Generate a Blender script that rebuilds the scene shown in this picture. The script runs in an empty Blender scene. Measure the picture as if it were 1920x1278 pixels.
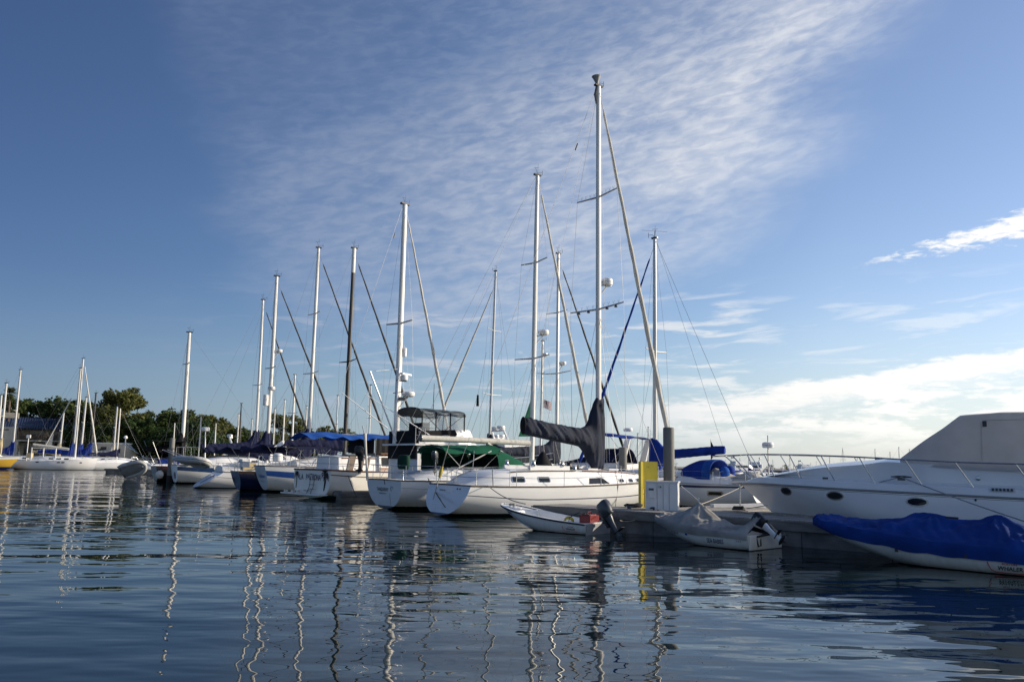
import bpy, math, random
import numpy as np
from mathutils import Vector, Matrix, noise
random.seed(11)
SC = bpy.context.scene
COL = SC.collection

# ------------------------------------------------------------------ camera
FPX, EYE = 1550.0, 2.2                       # focal length in pixels of a 1920 px wide frame, eye height
PIT, ROL = math.atan(228 / FPX), 0.018
FW = Vector((0, math.cos(PIT), math.sin(PIT)))
R0 = Vector((1, 0, 0)); U0 = Vector((0, -math.sin(PIT), math.cos(PIT)))
RT = R0 * math.cos(ROL) + U0 * math.sin(ROL)
UP = U0 * math.cos(ROL) - R0 * math.sin(ROL)
CAMP = Vector((0, 0, EYE))
cd = bpy.data.cameras.new('camera'); cam = bpy.data.objects.new('camera', cd); COL.objects.link(cam)
cd.sensor_width = 36; cd.lens = 36 * FPX / 1920; cd.clip_start = 0.1; cd.clip_end = 6000
m3 = Matrix((RT, UP, -FW)).transposed()
cam.matrix_world = Matrix.Translation(CAMP) @ m3.to_4x4()
SC.camera = cam

# ------------------------------------------------------------------ sky and sun
SUN_AZ, SUN_EL = 11.0, 19.0                  # measured from +X towards +Y, degrees
wd = bpy.data.worlds.new('World'); SC.world = wd; wd.use_nodes = True
nt = wd.node_tree; NN = nt.nodes; LK = nt.links
for n in list(NN): NN.remove(n)
def M(op, a, b=None, c=None, clamp=False):
    n = NN.new('ShaderNodeMath'); n.operation = op; n.use_clamp = clamp
    for i, x in enumerate((a, b, c)):
        if x is None: continue
        if isinstance(x, (int, float)): n.inputs[i].default_value = x
        else: LK.new(x, n.inputs[i])
    return n.outputs[0]
def SS(x, lo, hi):
    n = NN.new('ShaderNodeMapRange'); n.interpolation_type = 'SMOOTHSTEP'
    for k, v in (('Value', x), ('From Min', lo), ('From Max', hi)):
        if isinstance(v, (int, float)): n.inputs[k].default_value = v
        else: LK.new(v, n.inputs[k])
    return n.outputs[0]
def COMB(x, y, z=0.0):
    n = NN.new('ShaderNodeCombineXYZ')
    for i, v in enumerate((x, y, z)):
        if isinstance(v, (int, float)): n.inputs[i].default_value = v
        else: LK.new(v, n.inputs[i])
    return n.outputs[0]
def NZ(vec, scale, detail=5, rough=0.55, dist=0.0):
    n = NN.new('ShaderNodeTexNoise'); LK.new(vec, n.inputs['Vector'])
    n.inputs['Scale'].default_value = scale; n.inputs['Detail'].default_value = detail
    n.inputs['Roughness'].default_value = rough; n.inputs['Distortion'].default_value = dist
    return n.outputs['Fac']
tc = NN.new('ShaderNodeTexCoord'); sp = NN.new('ShaderNodeSeparateXYZ'); LK.new(tc.outputs['Generated'], sp.inputs[0])
AZ = M('MULTIPLY', M('ARCTAN2', sp.outputs[0], sp.outputs[1]), 57.2958)
EL = M('MULTIPLY', M('ARCSINE', sp.outputs[2]), 57.2958)
sky = NN.new('ShaderNodeTexSky'); sky.sky_type = 'NISHITA'; sky.sun_disc = False
sky.sun_elevation = math.radians(SUN_EL); sky.sun_rotation = math.radians(90 - SUN_AZ)
sky.altitude = 0; sky.air_density = 1.0; sky.dust_density = 0.35; sky.ozone_density = 3.0
# high rippled cirrus across the middle of the view
XR = M('ADD', M('MULTIPLY', AZ, 0.985), M('MULTIPLY', EL, 0.17))
YR = M('SUBTRACT', M('MULTIPLY', EL, 0.985), M('MULTIPLY', AZ, 0.17))
rip = NZ(COMB(M('MULTIPLY', XR, 0.20), M('MULTIPLY', YR, 0.62)), 2.9, 6, 0.56, 0.35)
big = NZ(COMB(M('MULTIPLY', XR, 0.06), M('MULTIPLY', YR, 0.14)), 1.3, 4, 0.55, 0.6)
wob = M('MULTIPLY', M('SUBTRACT', big, 0.5), 14.0)
lft = M('SUBTRACT', AZ, M('ADD', M('MULTIPLY', EL, -0.45), -12.5))
rgt = M('SUBTRACT', M('ADD', M('MULTIPLY', EL, 1.0), -1.5), AZ)
mA = M('MULTIPLY', M('MULTIPLY', SS(M('ADD', lft, M('MULTIPLY', wob, 0.55)), -2.5, 4.0), SS(M('ADD', rgt, wob), -6.0, 9.0)), SS(EL, 5.0, 12.0))
mA = M('MULTIPLY', mA, M('SUBTRACT', 1.0, SS(EL, 38.0, 55.0)))
mA = M('MULTIPLY', mA, M('SUBTRACT', 1.0, M('MULTIPLY', SS(M('SUBTRACT', EL, M('MULTIPLY', AZ, 0.25)), 21.5, 29.0), 0.62)))
dA = M('MULTIPLY', mA, M('MULTIPLY', M('ADD', 0.62, M('MULTIPLY', SS(AZ, -18.0, 6.0), 0.38)), M('ADD', 0.17, M('ADD', M('MULTIPLY', SS(rip, 0.3, 0.75), 0.32), M('MULTIPLY', SS(big, 0.3, 0.7), 0.22)))))
# bright bank low on the right
stk = NZ(COMB(M('MULTIPLY', AZ, 0.09), M('MULTIPLY', EL, 0.55)), 1.6, 7, 0.6, 0.35)
fin = NZ(COMB(M('MULTIPLY', AZ, 0.5), M('MULTIPLY', EL, 1.6)), 1.5, 6, 0.62, 0.4)
tail = M('ADD', M('MULTIPLY', AZ, 0.155), 2.75)
edge = M('ADD', M('MULTIPLY', M('SUBTRACT', stk, 0.5), 2.2), M('MULTIPLY', M('SUBTRACT', fin, 0.5), 1.5))
top = M('ADD', M('SUBTRACT', tail, EL), edge)
bB = M('MULTIPLY', SS(top, -0.15, 0.75), SS(M('SUBTRACT', EL, 0.5), 0.0, 2.5))
lowB = M('MULTIPLY', M('SUBTRACT', 1.0, SS(EL, 5.0, 9.0)), 1.0)
body = M('ADD', M('MULTIPLY', SS(M('ADD', stk, M('MULTIPLY', M('SUBTRACT', fin, 0.5), 0.4)), 0.42, 0.58), 0.75), 0.14)
rim = M('MULTIPLY', SS(top, -0.1, 0.6), M('SUBTRACT', 1.0, SS(top, 0.9, 2.2)))
dB = M('MULTIPLY', M('MULTIPLY', bB, SS(AZ, 3.0, 13.0)), M('MAXIMUM', body, rim))
# one bright puff higher on the right
cl = M('SUBTRACT', EL, M('ADD', M('MULTIPLY', AZ, 0.16), 9.25))
thk = M('MULTIPLY', SS(AZ, 23.0, 33.0), 0.85)
puf = M('SUBTRACT', M('ADD', thk, M('MULTIPLY', M('SUBTRACT', fin, 0.54), 2.9)), M('ABSOLUTE', cl))
dC = M('MULTIPLY', SS(puf, -0.25, 0.6), SS(AZ, 22.5, 25.0))
dC = M('MULTIPLY', dC, M('SUBTRACT', 1.0, SS(AZ, 40.0, 50.0)))
# thin streaks low in the middle
st2 = NZ(COMB(M('ADD', M('MULTIPLY', AZ, 0.075), 3.7), M('ADD', M('MULTIPLY', M('SUBTRACT', EL, M('MULTIPLY', AZ, 0.05)), 0.5), 1.3)), 2.0, 6, 0.58, 0.5)
mD = M('MULTIPLY', M('MULTIPLY', SS(EL, 2.0, 5.0), M('SUBTRACT', 1.0, SS(EL, 9.5, 13.0))), SS(AZ, -26.0, -8.0))
mD = M('MULTIPLY', mD, M('SUBTRACT', 1.0, M('MULTIPLY', SS(AZ, 13.0, 19.0), 0.6)))
dD = M('MULTIPLY', M('MULTIPLY', mD, SS(st2, 0.50, 0.66)), 0.72)
dH = M('MULTIPLY', M('SUBTRACT', 1.0, SS(EL, -1.0, 12.0)), 0.66)
den = M('MAXIMUM', M('MAXIMUM', dA, dB), M('MAXIMUM', dC, dD))
# deep polarised blue away from the sun, paler towards it
grd = NN.new('ShaderNodeValToRGB'); LK.new(M('ADD', M('MULTIPLY', sp.outputs[0], 0.5), 0.5), grd.inputs[0])
e_ = grd.color_ramp.elements; e_[0].position = 0.22; e_[0].color = (0.50, 0.54, 0.70, 1); e_[1].position = 0.68; e_[1].color = (1.42, 1.25, 1.26, 1)
k_ = e_.new(0.49); k_.color = (0.88, 0.94, 1.09, 1)
gm = NN.new('ShaderNodeMix'); gm.data_type = 'RGBA'; gm.blend_type = 'MULTIPLY'; gm.inputs['Factor'].default_value = 1.0
LK.new(sky.outputs[0], gm.inputs['A']); LK.new(grd.outputs[0], gm.inputs['B'])
mix = NN.new('ShaderNodeMix'); mix.data_type = 'RGBA'
hz = NN.new('ShaderNodeValToRGB'); LK.new(M('ADD', M('MULTIPLY', sp.outputs[0], 0.5), 0.5), hz.inputs[0])
e_ = hz.color_ramp.elements; e_[0].position = 0.25; e_[0].color = (0.186, 0.27, 0.38, 1); e_[1].position = 0.72; e_[1].color = (0.50, 0.60, 0.66, 1)
hz10 = NN.new('ShaderNodeVectorMath'); hz10.operation = 'SCALE'; hz10.inputs['Scale'].default_value = 10.0; LK.new(hz.outputs[0], hz10.inputs[0])
hm_ = NN.new('ShaderNodeMix'); hm_.data_type = 'RGBA'; LK.new(dH, hm_.inputs['Factor']); LK.new(gm.outputs['Result'], hm_.inputs['A']); LK.new(hz10.outputs[0], hm_.inputs['B'])
LK.new(den, mix.inputs['Factor']); LK.new(hm_.outputs['Result'], mix.inputs['A'])
# cloud light: warmer and brighter towards the sun
sunw = SS(AZ, -25.0, 34.0)
cc = NN.new('ShaderNodeMix'); cc.data_type = 'RGBA'; LK.new(sunw, cc.inputs['Factor'])
CLOUD_A, CLOUD_B = (3.0, 3.5, 4.7, 1), (9.4, 9.2, 8.7, 1)
cc.inputs['A'].default_value = CLOUD_A; cc.inputs['B'].default_value = CLOUD_B
LK.new(cc.outputs['Result'], mix.inputs['B'])
bg = NN.new('ShaderNodeBackground'); bg.inputs['Strength'].default_value = 0.099
LK.new(mix.outputs['Result'], bg.inputs['Color'])
wo = NN.new('ShaderNodeOutputWorld'); LK.new(bg.outputs[0], wo.inputs['Surface'])
sl = bpy.data.lights.new('sun', 'SUN'); sl.energy = 5.0; sl.angle = math.radians(0.5); sl.color = (1.0, 0.88, 0.70)
so = bpy.data.objects.new('sun', sl); COL.objects.link(so)
sd = Vector((math.cos(math.radians(SUN_AZ)) * math.cos(math.radians(SUN_EL)), math.sin(math.radians(SUN_AZ)) * math.cos(math.radians(SUN_EL)), math.sin(math.radians(SUN_EL))))
so.rotation_euler = (-sd).to_track_quat('-Z', 'Y').to_euler(); so.location = (60, 20, 60)
SC.view_settings.view_transform = 'Standard'; SC.view_settings.look = 'None'
SC.view_settings.exposure = 0.3; SC.view_settings.gamma = 1.0
try:
    SC.cycles.max_bounces = 8; SC.cycles.transparent_max_bounces = 16; SC.cycles.use_denoising = True
except Exception: pass

# ------------------------------------------------------------------ measuring helpers
def ray(x, y): return FW + RT * ((x - 960) / FPX) - UP * ((y - 639) / FPX)
def W(x, y, z=0.0):
    d = ray(x, y); return CAMP + d * ((z - EYE) / d.z)
def at(x, y, D): return CAMP + ray(x, y) * D
def dirv(a): a = math.radians(a); return Vector((math.cos(a), math.sin(a), 0))
class Frame:
    """a boat's own axes: x forward, y to port, z up, origin at the waterline under the stern"""
    def __init__(s, P, ang): s.P = Vector((P[0], P[1], 0)); s.ang = ang; s.ax = dirv(ang); s.n = dirv(ang + 90)
    def cp(s, x, y, off=0.0):
        d = ray(x, y); P = s.P + s.n * off
        Q = CAMP + d * ((P - CAMP).dot(s.n) / d.dot(s.n))
        return Vector(((Q - P).dot(s.ax), off, Q.z))
    def w(s, v): return s.P + s.ax * v[0] + s.n * v[1] + Vector((0, 0, v[2]))

# ------------------------------------------------------------------ materials
def mat(name, col, rough=0.5, metal=0.0, var=0.12, vscale=3.0, bump=0.0, bscale=40.0, coat=0.0, stretch=(1, 1, 1), col2=None, spec=0.5):
    m = bpy.data.materials.new(name); m.use_nodes = True
    N = m.node_tree.nodes; L = m.node_tree.links; b = N['Principled BSDF']
    b.inputs['Roughness'].default_value = rough; b.inputs['Metallic'].default_value = metal
    b.inputs['Coat Weight'].default_value = coat; b.inputs['Specular IOR Level'].default_value = spec
    t = N.new('ShaderNodeTexCoord'); mp = N.new('ShaderNodeMapping'); L.new(t.outputs['Object'], mp.inputs[0]); mp.inputs['Scale'].default_value = stretch
    n = N.new('ShaderNodeTexNoise'); n.inputs['Scale'].default_value = vscale; n.inputs['Detail'].default_value = 6; L.new(mp.outputs[0], n.inputs['Vector'])
    r = N.new('ShaderNodeValToRGB'); L.new(n.outputs['Fac'], r.inputs[0])
    c2 = col2 if col2 else tuple(max(0, c * (1 - 2 * var)) for c in col)
    r.color_ramp.elements[0].position = 0.3; r.color_ramp.elements[0].color = (*c2, 1)
    r.color_ramp.elements[1].position = 0.68; r.color_ramp.elements[1].color = (*col, 1)
    L.new(r.outputs[0], b.inputs['Base Color'])
    if bump:
        n2 = N.new('ShaderNodeTexNoise'); n2.inputs['Scale'].default_value = bscale; n2.inputs['Detail'].default_value = 4; L.new(mp.outputs[0], n2.inputs['Vector'])
        bp = N.new('ShaderNodeBump'); bp.inputs['Strength'].default_value = bump; bp.inputs['Distance'].default_value = 0.02
        L.new(n2.outputs['Fac'], bp.inputs['Height']); L.new(bp.outputs[0], b.inputs['Normal'])
    return m
def hull_mat(name, col, boot=(0.02, 0.02, 0.025), zboot=0.07, rough=0.22, scum=0.5):
    """gelcoat with a bottom-paint line at a fixed height and faint dirt runs above the water"""
    m = mat(name, col, rough, 0, 0.035, 0.9, coat=0.35, stretch=(1, 1, 2.5))
    N = m.node_tree.nodes; L = m.node_tree.links; b = N['Principled BSDF']
    src = b.inputs['Base Color'].links[0].from_socket
    t = N.new('ShaderNodeTexCoord'); s = N.new('ShaderNodeSeparateXYZ'); L.new(t.outputs['Object'], s.inputs[0])
    mp = N.new('ShaderNodeMapping'); mp.inputs['Scale'].default_value = (5, 5, 0.6); L.new(t.outputs['Object'], mp.inputs[0])
    n = N.new('ShaderNodeTexNoise'); n.inputs['Scale'].default_value = 2.2; n.inputs['Detail'].default_value = 6; L.new(mp.outputs[0], n.inputs['Vector'])
    r = N.new('ShaderNodeMapRange'); r.inputs['From Min'].default_value = zboot + 0.5; r.inputs['From Max'].default_value = zboot; L.new(s.outputs[2], r.inputs['Value'])
    k = N.new('ShaderNodeMath'); k.operation = 'MULTIPLY'; L.new(r.outputs[0], k.inputs[0]); L.new(n.outputs['Fac'], k.inputs[1])
    k2 = N.new('ShaderNodeMath'); k2.operation = 'MULTIPLY'; L.new(k.outputs[0], k2.inputs[0]); k2.inputs[1].default_value = scum
    mx = N.new('ShaderNodeMix'); mx.data_type = 'RGBA'; L.new(k2.outputs[0], mx.inputs['Factor']); L.new(src, mx.inputs['A']); mx.inputs['B'].default_value = (col[0] * 0.55, col[1] * 0.5, col[2] * 0.36, 1)
    lt = N.new('ShaderNodeMath'); lt.operation = 'LESS_THAN'; L.new(s.outputs[2], lt.inputs[0]); lt.inputs[1].default_value = zboot
    mx2 = N.new('ShaderNodeMix'); mx2.data_type = 'RGBA'; L.new(lt.outputs[0], mx2.inputs['Factor']); L.new(mx.outputs['Result'], mx2.inputs['A']); mx2.inputs['B'].default_value = (*boot, 1)
    L.new(mx2.outputs['Result'], b.inputs['Base Color'])
    return m
def canvas(name, col, var=0.16, b=0.5, bs=6.0): return mat(name, col, 0.85, 0, var, 1.6, b, bs, spec=0.2)
def glass_mat(name, col=(0.015, 0.02, 0.022)): return mat(name, col, 0.06, 0, 0.1, 2.0)
X = {}
X['white'] = mat('white_gelcoat', (0.84, 0.84, 0.83), 0.25, 0, 0.04, 1.2, coat=0.3)
X['deck'] = mat('deck_gelcoat', (0.72, 0.73, 0.73), 0.45, 0, 0.06, 2.0, 0.1, 90)
X['hull'] = hull_mat('white_hull', (0.84, 0.84, 0.82), (0.012, 0.012, 0.014), 0.14)
X['hull_clean'] = hull_mat('white_hull_grey_boot', (0.84, 0.84, 0.84), (0.05, 0.06, 0.08), 0.05, scum=0.25)
X['hull_green'] = hull_mat('white_hull_green_bottom', (0.80, 0.78, 0.72), (0.03, 0.16, 0.13), 0.2, scum=0.2)
X['hull_navy'] = hull_mat('navy_hull', (0.012, 0.02, 0.07), (0.02, 0.02, 0.02), 0.05, 0.15, 0.1)
X['hull_black'] = hull_mat('black_hull', (0.02, 0.016, 0.018), (0.01, 0.01, 0.01), 0.05, 0.25, 0.2)
X['hull_yellow'] = hull_mat('yellow_hull', (0.75, 0.46, 0.06), (0.02, 0.03, 0.12), 0.35, 0.25, 0.1)
X['hull_dinghy'] = hull_mat('skiff_hull', (0.74, 0.73, 0.68), (0.03, 0.03, 0.025), 0.02, 0.35, 0.9)
X['blue'] = mat('blue_stripe', (0.03, 0.10, 0.36), 0.3)
X['navy'] = mat('navy_paint', (0.015, 0.025, 0.09), 0.3)
X['dkblue'] = mat('dark_blue_stripe', (0.02, 0.06, 0.17), 0.3)
X['black'] = mat('black_plastic', (0.015, 0.016, 0.018), 0.4, 0, 0.2, 5)
X['charcoal'] = mat('charcoal_paint', (0.055, 0.062, 0.07), 0.3, 0, 0.15, 4, coat=0.3)
X['grey'] = mat('grey_paint', (0.3, 0.31, 0.32), 0.45)
X['mast'] = mat('mast_paint', (0.76, 0.75, 0.71), 0.35, 0.0, 0.08, 0.7, stretch=(4, 4, 0.4))
X['mast_alu'] = mat('mast_aluminium', (0.62, 0.61, 0.58), 0.38, 0.45, 0.12, 0.7, stretch=(4, 4, 0.4))
X['spar_dark'] = mat('dark_spar', (0.035, 0.033, 0.03), 0.5)
X['steel'] = mat('stainless_steel', (0.62, 0.62, 0.6), 0.22, 0.9, 0.08, 6)
X['wire'] = mat('rigging_wire', (0.30, 0.30, 0.30), 0.4, 0.6)
X['rope'] = mat('rope', (0.48, 0.44, 0.36), 0.9, 0, 0.25, 30, 0.5, 120)
X['rope_dark'] = mat('dark_rope', (0.05, 0.05, 0.05), 0.9, 0, 0.2, 30)
X['teak'] = mat('varnished_teak', (0.26, 0.10, 0.035), 0.3, 0, 0.25, 3, stretch=(1, 8, 8), coat=0.3)
X['teak_grey'] = mat('weathered_teak', (0.16, 0.115, 0.08), 0.6, 0, 0.25, 3, stretch=(1, 8, 8))
X['glass'] = glass_mat('tinted_glass')
X['vinyl'] = None
X['furl'] = mat('furled_sailcloth', (0.70, 0.68, 0.62), 0.75, 0, 0.1, 2.5, 0.3, 20, stretch=(3, 3, 1))
X['cv_black'] = canvas('charcoal_canvas', (0.030, 0.037, 0.060), 0.2)
X['cv_dark'] = canvas('black_canvas', (0.014, 0.015, 0.018))
X['cv_navy'] = canvas('navy_canvas', (0.012, 0.016, 0.055))
X['cv_blue'] = canvas('blue_canvas', (0.012, 0.045, 0.30))
X['cv_royal'] = canvas('royal_blue_tarp', (0.010, 0.055, 0.27), 0.2, 0.9, 2.6)
X['cv_light'] = canvas('light_blue_tarp', (0.03, 0.14, 0.55))
X['cv_green'] = canvas('green_canvas', (0.016, 0.15, 0.085))
X['cv_dgreen'] = canvas('dark_green_canvas', (0.008, 0.045, 0.03))
X['cv_grey'] = canvas('grey_canvas', (0.66, 0.655, 0.64), 0.06)
X['cv_taupe'] = canvas('taupe_boat_cover', (0.36, 0.345, 0.315), 0.2, 0.9, 3.2)
X['cv_pale'] = canvas('pale_canvas', (0.52, 0.49, 0.43), 0.1)
X['cv_slate'] = canvas('slate_canvas', (0.09, 0.11, 0.12), 0.1)
X['cv_sand'] = canvas('sand_canvas', (0.55, 0.46, 0.28), 0.12)
X['red'] = mat('red_plastic', (0.22, 0.015, 0.02), 0.35, 0, 0.15, 6)
X['yellow'] = mat('yellow_paint', (0.86, 0.66, 0.06), 0.45, 0, 0.1, 2.2)
X['yellow_dull'] = mat('yellow_plastic', (0.62, 0.46, 0.04), 0.5)
X['pile'] = mat('concrete_pile', (0.21, 0.207, 0.19), 0.8, 0, 0.14, 2.0, 0.3, 40, stretch=(1, 1, 0.35))
X['box'] = mat('dock_box_white', (0.74, 0.75, 0.76), 0.45, 0, 0.06, 2.5, stretch=(2, 2, .7))
X['rubber'] = mat('black_rubber', (0.012, 0.012, 0.012), 0.7)
X['hypalon'] = mat('grey_inflatable_fabric', (0.52, 0.53, 0.53), 0.55, 0, 0.08, 3)
X['fender'] = mat('white_fender_vinyl', (0.75, 0.73, 0.66), 0.35, 0, 0.1, 5)
X['ink'] = mat('black_lettering', (0.015, 0.015, 0.018), 0.5)
X['ink_navy'] = mat('navy_lettering', (0.02, 0.03, 0.09), 0.5)
X['ink_blue'] = mat('blue_lettering', (0.06, 0.2, 0.5), 0.5)
X['ink_red'] = mat('red_lettering', (0.4, 0.03, 0.03), 0.5)
X['ink_grey'] = mat('grey_lettering', (0.3, 0.3, 0.3), 0.5)
X['bark'] = mat('bark', (0.13, 0.09, 0.06), 0.9, 0, 0.3, 3, 0.5, 20, stretch=(1, 1, 0.2))
X['flag'] = None
def plank_mat(name, col, gap=0.14):
    m = mat(name, col, 0.8, 0, 0.22, 2.2, 0.3, 30, stretch=(1.0, 9.0, 1))
    N = m.node_tree.nodes; L = m.node_tree.links; b = N['Principled BSDF']
    src = b.inputs['Base Color'].links[0].from_socket
    t = N.new('ShaderNodeTexCoord'); s = N.new('ShaderNodeSeparateXYZ'); L.new(t.outputs['Object'], s.inputs[0])
    d = N.new('ShaderNodeMath'); d.operation = 'DIVIDE'; L.new(s.outputs[0], d.inputs[0]); d.inputs[1].default_value = gap
    fr = N.new('ShaderNodeMath'); fr.operation = 'FRACT'; L.new(d.outputs[0], fr.inputs[0])
    lt = N.new('ShaderNodeMath'); lt.operation = 'LESS_THAN'; L.new(fr.outputs[0], lt.inputs[0]); lt.inputs[1].default_value = 0.07
    fl = N.new('ShaderNodeMath'); fl.operation = 'FLOOR'; L.new(d.outputs[0], fl.inputs[0])
    wn = N.new('ShaderNodeTexWhiteNoise'); wn.noise_dimensions = '1D'; L.new(fl.outputs[0], wn.inputs['W'])
    mr = N.new('ShaderNodeMapRange'); mr.inputs['To Min'].default_value = 0.72; mr.inputs['To Max'].default_value = 1.1; L.new(wn.outputs['Value'], mr.inputs['Value'])
    vm = N.new('ShaderNodeVectorMath'); vm.operation = 'SCALE'; L.new(src, vm.inputs[0]); L.new(mr.outputs[0], vm.inputs['Scale'])
    mx = N.new('ShaderNodeMix'); mx.data_type = 'RGBA'; L.new(lt.outputs[0], mx.inputs['Factor']); L.new(vm.outputs[0], mx.inputs['A']); mx.inputs['B'].default_value = (0.03, 0.028, 0.025, 1)
    L.new(mx.outputs['Result'], b.inputs['Base Color'])
    return m
X['plank'] = plank_mat('weathered_dock_planks', (0.42, 0.39, 0.34))
X['fascia'] = mat('dock_side_timber', (0.27, 0.25, 0.22), 0.85, 0, 0.3, 1.5, 0.4, 18, stretch=(0.5, 3, 3))
X['float'] = mat('dock_float_concrete', (0.31, 0.29, 0.26), 0.9, 0, 0.3, 1.4, 0.4, 16)
def vinyl_mat():
    m = bpy.data.materials.new('clear_vinyl'); m.use_nodes = True
    N = m.node_tree.nodes; L = m.node_tree.links; b = N['Principled BSDF']
    b.inputs['Base Color'].default_value = (0.5, 0.55, 0.58, 1); b.inputs['Roughness'].default_value = 0.08
    t = N.new('ShaderNodeTexCoord'); n = N.new('ShaderNodeTexNoise'); n.inputs['Scale'].default_value = 2.5; L.new(t.outputs['Object'], n.inputs['Vector'])
    r = N.new('ShaderNodeMapRange'); r.inputs['To Min'].default_value = 0.12; r.inputs['To Max'].default_value = 0.32; L.new(n.outputs['Fac'], r.inputs['Value']); L.new(r.outputs[0], b.inputs['Alpha'])
    return m
X['vinyl'] = vinyl_mat()
def translucent(m, f):
    N = m.node_tree.nodes; L = m.node_tree.links; b = N['Principled BSDF']; tr = N.new('ShaderNodeBsdfTranslucent'); L.new(b.inputs['Base Color'].links[0].from_socket, tr.inputs['Color'])
    mx = N.new('ShaderNodeMixShader'); mx.inputs[0].default_value = f; L.new(b.outputs[0], mx.inputs[1]); L.new(tr.outputs[0], mx.inputs[2]); L.new(mx.outputs[0], N['Material Output'].inputs['Surface'])
for k_, f_ in (('cv_grey', .35), ('cv_light', .3), ('cv_green', .3), ('furl', .15)): translucent(X[k_], f_)

# ------------------------------------------------------------------ mesh helpers
class MB:
    def __init__(s): s.v = []; s.f = []; s.mi = []
    def add(s, vs, fs, m=0):
        o = len(s.v); s.v += [tuple(v) for v in vs]
        for k, f in enumerate(fs):
            s.f.append([i + o for i in f]); s.mi.append(m[k] if isinstance(m, list) else m)
        return s
    def box(s, c, d, m=0, R=None):
        vs = []
        for x in (-.5, .5):
            for y in (-.5, .5):
                for z in (-.5, .5):
                    p = Vector((x * d[0], y * d[1], z * d[2])); p = R @ p if R else p
                    vs.append(p + Vector(c))
        return s.add(vs, [(0, 1, 3, 2), (4, 6, 7, 5), (0, 4, 5, 1), (2, 3, 7, 6), (0, 2, 6, 4), (1, 5, 7, 3)], m)
    def loft(s, rings, m=0, closed=True, cap=True):
        n = len(rings[0]); vs = [p for r in rings for p in r]; fs = []; ms = []
        for i in range(len(rings) - 1):
            for j in range(n if closed else n - 1):
                k = (j + 1) % n
                fs.append((i * n + j, i * n + k, (i + 1) * n + k, (i + 1) * n + j)); ms.append(m(i, j) if callable(m) else m)
        if cap and closed:
            fs.append(tuple(range(n))[::-1]); ms.append(m(0, 0) if callable(m) else m)
            fs.append(tuple((len(rings) - 1) * n + j for j in range(n))); ms.append(m(len(rings) - 2, 0) if callable(m) else m)
        return s.add(vs, fs, ms)
    def tube(s, pts, r, n=8, m=0, sq=1.0):
        pts = [Vector(p) for p in pts]; rr = r if isinstance(r, (list, tuple)) else [r] * len(pts)
        rings = []; ref = None
        for i, p in enumerate(pts):
            t = (pts[min(i + 1, len(pts) - 1)] - pts[max(i - 1, 0)]).normalized()
            if ref is None:
                ref = Vector((0, 1, 0)) if abs(t.y) < 0.8 else Vector((1, 0, 0))
            a = (ref - t * ref.dot(t)).normalized(); ref = a; b = t.cross(a)
            rings.append([p + (a * math.cos(q) * sq + b * math.sin(q)) * rr[i] for q in (2 * math.pi * k / n for k in range(n))])
        return s.loft(rings, m)
    def lathe(s, prof, c=(0, 0, 0), n=16, m=0, R=None):
        rings = []
        for r, z in prof:
            ring = []
            for k in range(n):
                q = 2 * math.pi * k / n; p = Vector((r * math.cos(q), r * math.sin(q), z)); p = R @ p if R else p
                ring.append(p + Vector(c))
            rings.append(ring)
        return s.loft(rings, m)
    def ell(s, c, d, m=0, n=12, R=None):
        rings = []
        for i in range(n + 1):
            a = math.pi * (i + 0.02) / (n + 0.04); ring = []
            for k in range(n * 2):
                q = math.pi * k / n; p = Vector((d[0] * math.sin(a) * math.cos(q), d[1] * math.sin(a) * math.sin(q), d[2] * math.cos(a))); p = R @ p if R else p
                ring.append(p + Vector(c))
            rings.append(ring)
        return s.loft(rings, m)
    def grid(s, rows, m=0): return s.loft(rows, m, closed=False)
    def slab(s, rows, th, m=0):
        """a sheet of points given a thickness along -z (or any vector)"""
        t = Vector(th); n = len(rows[0])
        rings = [list(map(Vector, r)) + [Vector(p) - t for p in reversed(r)] for r in rows]
        return s.loft(rings, m)
    def prism(s, pts, th, m=0):
        t = Vector(th); n = len(pts); a = [Vector(p) for p in pts]; b = [p + t for p in a]
        fs = [tuple(range(n))[::-1], tuple(range(n, 2 * n))] + [(i, (i + 1) % n, n + (i + 1) % n, n + i) for i in range(n)]
        return s.add(a + b, fs, m)
    def build(s, name, mats, parent=None, sharp=38, smooth=True):
        if not isinstance(mats, (list, tuple)): mats = [mats]
        me = bpy.data.meshes.new(name); me.from_pydata(s.v, [], s.f)
        for k in mats: me.materials.append(k)
        me.polygons.foreach_set('material_index', s.mi)
        import bmesh
        bm = bmesh.new(); bm.from_mesh(me); bmesh.ops.recalc_face_normals(bm, faces=bm.faces); bm.to_mesh(me); bm.free()
        if smooth:
            me.polygons.foreach_set('use_smooth', [True] * len(me.polygons)); me.set_sharp_from_angle(angle=math.radians(sharp))
        me.update()
        o = bpy.data.objects.new(name, me); COL.objects.link(o)
        if parent: o.parent = parent
        return o
def tag(o, label=None, cat=None, group=None, kind=None):
    if label: o['label'] = label
    if cat: o['category'] = cat
    if group: o['group'] = group
    if kind: o['kind'] = kind
    return o
def thing(name, label, cat, loc=(0, 0, 0), rotz=0.0, group=None):
    o = bpy.data.objects.new(name, None); COL.objects.link(o); o.empty_display_size = 0.3
    o.location = loc; o.rotation_euler = (0, 0, math.radians(rotz)); return tag(o, label, cat, group)
def children(o): return [c for c in bpy.data.objects if c.parent == o]
def copy_tree(o, parent=None):
    c = o.copy(); COL.objects.link(c); c.parent = parent
    for ch in children(o): copy_tree(ch, c)
    return c
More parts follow.
